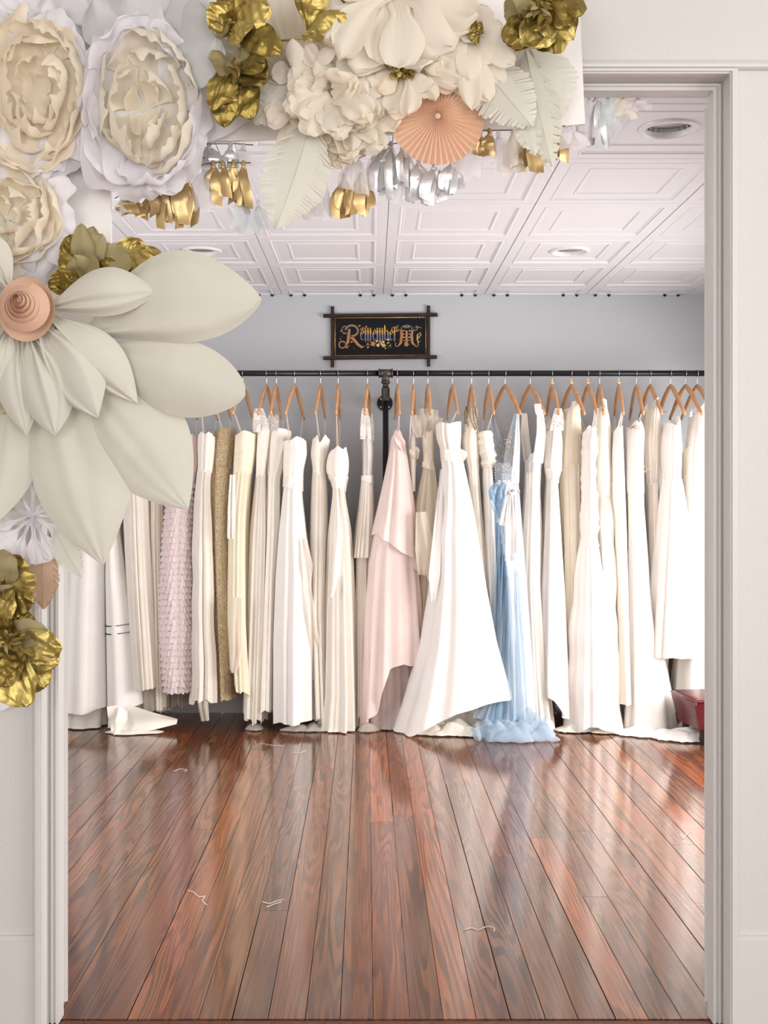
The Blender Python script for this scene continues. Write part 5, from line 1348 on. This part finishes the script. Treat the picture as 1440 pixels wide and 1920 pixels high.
goldflower('crumpled gold foil bloom between the white peony and the cream fan', (432, 66), [(395, 5, 62, G2), (440, -20, 60, GO), (505, 10, 74, G2), (470, 60, 60, G2), (528, 98, 62, GO), (400, 40, 40, OL)], 2, 2.47)
goldflower('dark gold foil bloom with matte leaves beside the white peony', (440, 130), [(397, 118, 62, OL), (465, 92, 44, OL), (500, 122, 60, GO), (503, 150, 70, GO), (470, 222, 70, GO), (420, 238, 66, GO), (398, 205, 54, GO), (418, 178, 40, OL), (500, 118, 30, OL)], 3, 2.49, 14)
lf = empty('gold_leaf_sprig', P(590, 60, BY), 'pair of gold foil leaves on a wire stem at the top', 'paper leaf')
petal(lf, (580, 58), (592, -45), 66, G2, 2.45, 2.42, .6, .7, .12, .4, .15, 3, .003, 13, -.03, 5, .2, 30, 25, tri=True, name='leaf')
petal(lf, (567, 72), (652, 28), 62, G2, 2.44, 2.41, .6, .8, .12, .35, .15, 3, .003, 13, .05, 6, .2, 30, 25, tri=True, name='leaf')
petal(lf, (640, 3), (665, -30), 40, GO, 2.45, 2.43, .6, .6, .12, .3, .1, 3, .003, 13, 0, 7, .3, tri=True, name='leaf')
MB().tube([P(508, 78, 2.47), P(540, 75, 2.455), P(568, 71, 2.44), P(585, 64, 2.435)], 0.0026, 6).build('stem', G2, lf, True)
goldflower('large gold foil flower at the top right end of the arch', (1008, 22), [(945, 30, 60, OL), (950, 85, 66, GO), (965, 100, 50, GO), (1000, 92, 74, G2), (1040, 100, 70, GO), (1075, 70, 74, G2), (1092, 25, 74, GO), (1085, -25, 70, GO), (1020, -40, 80, G2), (960, -20, 70, OL), (1062, 35, 60, G2), (1000, 62, 56, GO), (1030, 70, 50, G2)], 4, 2.45, 34)
goldflower('bunch of gold and matte olive foil leaves above the sage flower', (168, 520), [(110, 500, 70, GO), (90, 540, 50, GO), (130, 440, 62, GO), (152, 420, 44, OL), (175, 425, 48, OL), (190, 440, 56, OL), (215, 465, 66, OL), (250, 480, 70, OL), (232, 520, 60, GO), (262, 530, 60, GO), (140, 480, 60, OL), (110, 520, 50, OL), (185, 490, 60, OL), (130, 505, 46, OL), (205, 500, 44, OL)], 5, 2.53, 0)
petals_ = [(262, 447, 74, G2), (300, 505, 76, G2), (300, 470, 50, G2)]
goldflower('bright gold foil leaf cluster right of the olive bunch', (238, 520), petals_, 6, 2.50, 0)
goldflower('gold foil flower at the left edge below the white pinwheel', (2, 1105), [(20, 1035, 60, OL), (45, 1050, 66, GO), (68, 1085, 66, G2), (62, 1130, 66, GO), (20, 1160, 70, G2), (-30, 1060, 60, GO), (-30, 1140, 60, GO), (18, 1150, 40, OL)], 7, 2.5, 14)
goldflower('gold foil flower with fringed heart at the lower left', (22, 1200), [(55, 1150, 60, GO), (85, 1180, 56, OL), (118, 1215, 70, G2), (108, 1245, 70, G2), (85, 1290, 86, G2), (50, 1326, 90, G2), (10, 1290, 70, GO), (-30, 1240, 70, GO), (-20, 1150, 60, GO), (20, 1145, 50, GO)], 8, 2.49, 40)
goldflower('scrap of gold foil flower peeking out under the sage petals', (-15, 760), [(14, 730, 40, GO), (16, 770, 40, G2), (4, 800, 40, G2)], 9, 2.55, 0)

# ---- pleated fans ---------------------------------------------------------
def fan(name, label, c, rad, n, Yc, mat, depth, a0=0, a1=360, r0=0.03, cat='paper fan'):
    o = empty(name, P(c[0], c[1], BY), label, cat)
    C = P(c[0], c[1], Yc)
    R = m2(rad, Yc)
    full = abs(a1 - a0) >= 359
    m = 2 * n
    th = np.radians(np.linspace(a0, a1, m + (0 if full else 1), endpoint=not full))
    rows = []
    for f in (r0, 0.35, 0.7, 1.0):
        zig = np.where(np.arange(len(th)) % 2 == 0, 0.5, -0.5) * depth * (0.35 + 0.65 * f)
        rows.append(np.stack([C[0] + R * f * np.cos(th), C[1] + zig - 0.012 * (1 - f), C[2] + R * f * np.sin(th)], -1))
    gmesh('pleated_disc', np.array(rows), mat, o, full, smooth=False)
    V, Fc = disc_lathe([(0.0005, 0.003), (0.006, 0.002), (0.007, 0)], 10, (0, 0, 0))
    V = [(C[0] + a, C[1] - 0.012 - c_, C[2] + b) for a, b, c_ in V]
    mesh('hub', V, Fc, mat, o, True)
    return o
fan('peach_paper_fan', 'peach pleated paper fan rosette hanging below the cream blooms', (820, 221), 88, 44, 2.50, M['peach'], 0.010)
fan('cream_paper_fan', 'cream pleated paper fan behind the gold leaf sprig at the top', (560, 160), 175, 15, 2.572, M['cream2'], 0.016, 60, 175)

# ---- white tissue pinwheel --------------------------------------------------
wp_ = empty('tissue_pinwheel', P(60, 967, BY), 'white gathered tissue pinwheel below the sage petals', 'paper flower', 'paper flowers of the arch')
for k, (a, l, wd) in enumerate(((250, 96, 60), (275, 92, 64), (300, 92, 62), (225, 88, 66), (200, 80, 64), (330, 82, 60), (355, 80, 62), (25, 84, 60), (55, 90, 60), (85, 96, 60), (120, 90, 60), (160, 80, 66))):
    t_ = (60 + l * math.cos(math.radians(a)), 967 - l * math.sin(math.radians(a)))
    petal(wp_, (60, 967), t_, wd, M['lav'], 2.50, 2.515 + .004 * (k % 3), 0.85, 0.32, 0.03, 0.05, 0.3, 4, 0.002, 9, 0, k + 90, 0.12, 20, 21, flute=0.12, fk=9, name='pleat')

# ---- fringed paper leaves ----------------------------------------------------
def fringe_leaf(name, label, base, tip, width, mat, Yb, Yt, n=26, seed=1, side=0.0, sweep=0.22, bow=0.05, solid=0.5, curlr=0.0, tp=0.75):
    o = empty(name, P(base[0], base[1], BY), label, 'paper leaf', 'fringed paper leaves')
    B, T = P(*base, Yb), P(*tip, Yt); ax = T - B; L = np.linalg.norm(ax); a = ax / L
    nrm = np.array([0, -1.0, 0]); nrm = nrm - a * (nrm @ a); nrm /= np.linalg.norm(nrm); c = np.cross(a, nrm)
    W = m2(width, (Yb + Yt) / 2) / 2
    r = np.random.RandomState(seed)
    def pt(u, v, lift=0.0):
        sh = max(0.02, math.sin(PI * min(1, max(0, u)) ** 0.8) ** tp)
        uu = u + sweep * abs(v) * sh * 0.9 * (1.15 - u)
        return B + a * L * uu + c * (W * sh * v + side * L * math.sin(PI * u)) + nrm * (bow * L * math.sin(PI * u) + 0.10 * W * (1 - abs(v)) + lift)
    blade = MB()
    us = np.linspace(0, 1, 30)
    for s in (-1, 1):
        G = np.array([[pt(u, s * vv) for vv in (0.02, solid * .5, solid)] for u in us]); blade.grid(G)
    blade.build('blade', mat, o, True)
    for s in (-1, 1):
        fr = MB()
        for k in range(n):
            u0, u1 = k / n, (k + 0.93) / n
            lf_ = r.uniform(-0.004, 0.006); tw = r.uniform(-.3, .3) / n
            le = r.uniform(0.9, 1.05)
            row = []
            for vv in np.linspace(solid, 1, 6):
                f = (vv - solid) / (1 - solid); v_ = s * (solid + (vv - solid) * le)
                row.append([pt(u0 + tw * f, v_, lf_ * f - curlr * W * f * f), pt((u1 - 0.16 * f / n) + tw * f, v_, lf_ * f - 0.002 * f - curlr * W * f * f)])
            fr.grid(np.array(row))
        fr.build('fringe', mat, o, True)
    MB().tube([pt(u, 0) + nrm * -0.001 for u in np.linspace(0, 0.99, 16)], np.linspace(0.0022, 0.0006, 16), 6).build('midrib', mat, o, True)
    return o
fringe_leaf('fringed_paper_leaf', 'long pale sage fringed leaf pointing down left of the cream carnation', (588, 215), (517, 432), 132, M['sage2'], 2.50, 2.44, 34, 1, -0.02)
fringe_leaf('fringed_paper_leaf', 'short sage fringed leaf tucked above the long one beside the gold bloom', (600, 130), (476, 232), 84, M['sage2'], 2.53, 2.50, 22, 2)
fringe_leaf('fringed_paper_leaf', 'sage fringed leaf curving right under the gold end flower', (885, 100), (998, 240), 120, M['sage2'], 2.53, 2.45, 26, 3, 0.03)
fringe_leaf('fringed_paper_leaf', 'sage fringed leaf hanging lowest at the right end', (985, 90), (1035, 315), 84, M['sage'], 2.55, 2.47, 26, 4, 0.02)
fringe_leaf('fringed_paper_leaf', 'wide sage fringed leaf lying on the white board at the right end', (985, 70), (1052, 225), 128, M['sage2'], 2.575, 2.55, 24, 5, 0.02)
fringe_leaf('fringed_paper_leaf', 'small curled sage leaf tip below the right fringed leaves', (975, 205), (1003, 292), 50, M['sage2'], 2.50, 2.44, 16, 6)
fringe_leaf('fringed_paper_leaf', 'small pale leaf right of the white pinwheel', (100, 985), (154, 1082), 52, M['sage2'], 2.52, 2.46, 18, 7, solid=0.75)
fringe_leaf('fringed_paper_leaf', 'brown kraft fringed leaf below the white pinwheel', (84, 1010), (82, 1143), 62, M['kraft'], 2.57, 2.56, 22, 8, solid=0.55)

# ---- cream blooms with tongue petals ---------------------------------------------
def bloom(label, c, items, Yc, seed, mats, name='crepe_paper_bloom', heart=None):
    o = empty(name, P(c[0], c[1], BY), label, 'paper flower', 'paper flowers of the arch')
    r = np.random.RandomState(seed)
    for k, (b, t_, wd, dy) in enumerate(items):
        petal(o, b, t_, wd, mats[k % len(mats)], Yc + dy + .01, Yc + dy - .02 + r.uniform(-.015, .015), 0.68, 0.40, r.uniform(.03, .12), r.uniform(-.2, .3), 0.06, 3, 0.0022, 9, r.uniform(-.09, .09), seed * 50 + k, 0.5, 18, 15, flute=r.uniform(.04, .30), fk=r.uniform(2, 5.5), curl=r.uniform(-.35, .35), rim=0.04, notch=r.uniform(-.06, .06))
    if heart:
        for k in range(heart[2]):
            a = r.rand() * 6.28; l = r.uniform(2, heart[3])
            cc_ = (heart[0] + l * math.cos(a), heart[1] + l * math.sin(a) * heart[4])
            petal(o, cc_, (cc_[0] + r.uniform(-9, 9), cc_[1] + r.uniform(-11, 11)), 12, GO if k % 3 else G2, Yc - .02, Yc - .05, 0.6, 0.4, 0.3, 0.3, 0, 3, 0.002, 14, 0, seed + k, 0.5, 8, 7, tri=True, name='heart_scrap')
    return o
r = np.random.RandomState(21)
items = []
for k in range(118):
    a = r.rand() * 2 * PI; f = math.sqrt(r.rand()) * (0.25 + 0.75 * min(1, (k + 10) / 60)); f = 1 - k / 118 * (1 - 0.12 * r.rand())
    c_ = (620 + r.uniform(-14, 14), 178 + r.uniform(-12, 12))
    bx, by = c_[0] + 78 * f * math.cos(a), c_[1] - 72 * f * math.sin(a)
    l = r.uniform(46, 84)
    dxx, dyy = math.cos(a) + r.uniform(-.4, .4), -math.sin(a) + 0.55 + r.uniform(-.3, .3)
    nn_ = math.hypot(dxx, dyy) + .2
    items.append(((bx, by), (bx + l * dxx / nn_, by + l * dyy / nn_), r.uniform(30, 58), -0.10 * (1 - f) ** 1.0 + r.uniform(-.012, .012)))
for k in range(26):
    tx = 520 + 8.2 * k + r.uniform(-6, 6); items.insert(0, ((590 + (tx - 620) * .5, 190 + r.uniform(-10, 10)), (tx, 318 - abs(tx - 610) * .32 + r.uniform(-22, 8)), r.uniform(32, 46), -.012 + r.uniform(-.012, .02)))
bloom('big shaggy cream crepe carnation in the middle of the arch', (628, 190), items, 2.535, 3, [M['cream2'], M['cream2'], M['cream2'], M['cream'], M['cream2'], M['cream2'], M['cream']])
items = []
for k in range(11):                                   # broad hanging petals
    a = math.radians(205 + 13.5 * k); l = r.uniform(150, 178)
    c_ = (742, -28)
    items.append(((c_[0] + 20 * math.cos(a), c_[1] - 20 * math.sin(a)), (c_[0] + l * math.cos(a) * 1.0, c_[1] - l * math.sin(a) * 1.0), r.uniform(72, 92), -.01 * (k % 3)))
for k in range(8):
    a = math.radians(15 + 23 * k); l = 120; items.append(((742, -28), (742 + l * math.cos(a), -28 - l * .5 * math.sin(a)), 80, -.02))
bloom('wide cream bloom with drooping broad petals at the top centre', (742, -20), items, 2.46, 4, [M['cream2']])
items = []
for k in range(24):
    a = math.radians(150 + 11 * k + r.uniform(-5, 5)); l = r.uniform(64, 112)
    c_ = (762, 122)
    items.append(((c_[0] + 16 * math.cos(a), c_[1] - 12 * math.sin(a)), (c_[0] + l * math.cos(a) * 1.05, c_[1] - l * math.sin(a) * .95), r.uniform(36, 50), -.012 * (k % 4)))
bloom('cream bloom with a dark gold heart above the peach fan', (745, 130), items, 2.50, 5, [M['cream2'], M['cream'], M['cream2']], heart=(748, 128, 40, 26, 0.9))
items = []
for k, (tx, ty, wd) in enumerate(((858, 178, 44), (885, 200, 46), (918, 186, 44), (945, 152, 40), (965, 128, 40), (840, 140, 46), (828, 96, 44), (835, 40, 44), (870, 10, 44), (915, 12, 44), (940, 60, 46), (870, 80, 36), (905, 86, 36), (880, 150, 50), (925, 120, 50), (860, 110, 44))):
    items.append(((888, 62), (tx, ty), wd, -.012 * (k % 3)))
bloom('cream daisy-like bloom with gold foil heart left of the gold end flower', (890, 60), items, 2.485, 6, [M['cream2']], heart=(889, 62, 26, 15, 1.0))
g = empty('vellum_leaf', P(560, 110, BY), 'white folded vellum leaf above the cream carnation', 'paper leaf')
petal(g, (553, 140), (548, 72), 34, M['cream2'], 2.47, 2.44, .6, .8, .1, .4, 0, 3, .001, 8, .05, 4, name='blade')
petal(g, (575, 128), (632, 85), 30, M['cream2'], 2.47, 2.44, .6, .8, .1, .4, 0, 3, .001, 8, .05, 5, name='blade')
g = empty('tissue_drape', P(400, 250, BY), 'plain white paper sheet folded over the board edge beside the gold bloom', 'paper sheet')
petal(g, (480, 200), (330, 262), 60, M['lav'], 2.59, 2.57, .5, .4, .03, .05, .1, 3, .002, 8, 0, 4, .8, name='sheet')
g = empty('paper_scrap', P(10, 1300, 2.67), 'white paper leaf tip at the left edge under the lowest gold flower', 'paper leaf')
petal(g, (20, 1285), (-14, 1332), 44, M['lav'], 2.655, 2.64, .5, .6, .06, .1, 0, 3, .001, 8, 0, 4, .4, name='blade')

# ---- tassel garlands ---------------------------------------------------------------
def garland(label, cord, tassels, seed):
    o = empty('tassel_garland', P(cord[0][0], cord[0][1], cord[0][2]), label, 'garland', 'tassel garlands under the arch')
    MB().tube([P(*p) for p in cord], 0.0012, 5).build('cord', M['cord'], o)
    r = np.random.RandomState(seed)
    for (tx, ty, ln, sp, n, mt, Y) in tassels:
        mat = M[mt]
        k_ = P(tx, ty, Y)
        kn = MB().tube([k_ + np.array([0, 0, .006]), k_, k_ + np.array([0, 0, -.007]), k_ + np.array([0, 0, -.013])], [.003, .0065, .004, .007], 8).build('tassel', mat, o, True)
        for s in range(n):
            f = (s + .5) / n - .5
            w_ = m2(r.uniform(14, 24)); l = m2(ln * r.uniform(.78, 1.08)); dx = m2(sp * f * 1.0); yy = r.uniform(-.014, .014)
            tw = r.uniform(-.5, .5); ph = r.rand() * 6
            rows = []
            for u in np.linspace(0, 1, 11):
                cx_ = dx * (1 - (1 - u) ** 2.2) + 0.003 * math.sin(u * 5 + ph); cy_ = yy * min(1, u * 2.5) + 0.004 * math.sin(u * 6 + ph)
                ww = w_ * min(1, 0.25 + 1.9 * u) * (0.5)
                a = tw * (0.3 + u)
                zend = -.006 - l * u
                sl = 0.25 * w_ * math.sin(ph) if u == 1 else 0
                rows.append([k_ + np.array([cx_ - ww * math.cos(a), cy_ - ww * math.sin(a), zend + sl]), k_ + np.array([cx_, cy_ - 0.002, zend]), k_ + np.array([cx_ + ww * math.cos(a), cy_ + ww * math.sin(a), zend - sl])])
            gmesh('strip', np.array(rows), mat, kn)
    return o
gs, sv, sh_, cf = 'goldstrip', 'silver', 'sheer', 'clearfilm'
garland('silver foil tassel garland at the upper left, under the board edge', [(330, 276, 2.61), (375, 270, 2.61), (440, 269, 2.61), (475, 272, 2.61)], [(372, 272, 42, 50, 5, sv, 2.61), (392, 271, 36, 40, 4, sv, 2.615), (432, 271, 44, 34, 4, sv, 2.61), (456, 273, 34, 36, 4, sh_, 2.61)], 1)
garland('gold foil tassel garland at the left between the white peony and the long leaf', [(215, 372, 2.60), (300, 330, 2.60), (400, 304, 2.60), (470, 305, 2.60)],
        [(400, 306, 62, 26, 3, gs, 2.60), (418, 306, 74, 26, 3, gs, 2.595), (438, 305, 72, 34, 4, gs, 2.59), (456, 306, 95, 26, 4, gs, 2.60), (352, 334, 90, 34, 6, gs, 2.60), (330, 345, 78, 36, 4, gs, 2.59), (310, 338, 92, 18, 3, gs, 2.60), (285, 350, 54, 44, 4, gs, 2.60), (245, 366, 36, 50, 5, gs, 2.60), (340, 326, 60, 50, 4, sh_, 2.605), (385, 310, 80, 50, 5, sh_, 2.605), (452, 370, 62, 34, 4, cf, 2.60), (484, 380, 56, 34, 4, cf, 2.60), (230, 370, 30, 30, 3, sh_, 2.60)], 2)
garland('white tissue and gold tassel garland under the cream carnation', [(520, 300, 2.60), (600, 292, 2.60), (665, 300, 2.60), (720, 275, 2.60)],
        [(560, 302, 106, 50, 6, 'cream2', 2.59), (592, 300, 112, 50, 6, 'lav', 2.60), (645, 330, 78, 44, 5, gs, 2.60), (676, 328, 74, 50, 5, gs, 2.60), (665, 285, 72, 56, 5, sh_, 2.585), (700, 290, 60, 40, 4, sh_, 2.60), (718, 270, 82, 50, 5, sv, 2.60)], 3)
garland('silver foil tassel garland behind the peach fan', [(700, 275, 2.585), (760, 266, 2.585), (830, 280, 2.585), (900, 250, 2.585)],
        [(733, 270, 96, 34, 4, sv, 2.585), (755, 268, 74, 40, 4, sv, 2.58), (785, 300, 78, 46, 5, sv, 2.585), (815, 304, 74, 46, 5, sv, 2.58), (846, 300, 68, 44, 4, sv, 2.585), (742, 300, 78, 50, 4, sh_, 2.59), (875, 270, 70, 60, 5, sh_, 2.59)], 4)
garland('white and gold tassel garland at the right end under the fringed leaves', [(890, 245, 2.60), (960, 244, 2.60), (1060, 236, 2.60)],
        [(900, 248, 40, 30, 3, gs, 2.60), (918, 246, 50, 30, 3, gs, 2.60), (935, 250, 66, 50, 5, sh_, 2.60), (962, 248, 74, 40, 5, 'cream2', 2.60), (990, 256, 66, 40, 5, gs, 2.59), (1015, 250, 60, 40, 4, 'cream2', 2.60), (1046, 244, 56, 40, 4, gs, 2.60), (1075, 240, 40, 50, 5, sh_, 2.60)], 5)
garland('silver and cream tassel garland hanging behind the doorway head', [(1060, 178, 2.79), (1130, 177, 2.79), (1225, 178, 2.79)],
        [(1105, 180, 80, 40, 4, sh_, 2.79), (1122, 179, 100, 36, 5, sv, 2.79), (1140, 179, 66, 44, 4, cf, 2.79), (1168, 179, 44, 56, 5, 'cream2', 2.79), (1196, 179, 26, 60, 4, sh_, 2.79), (1085, 180, 90, 40, 4, sh_, 2.79)], 6)
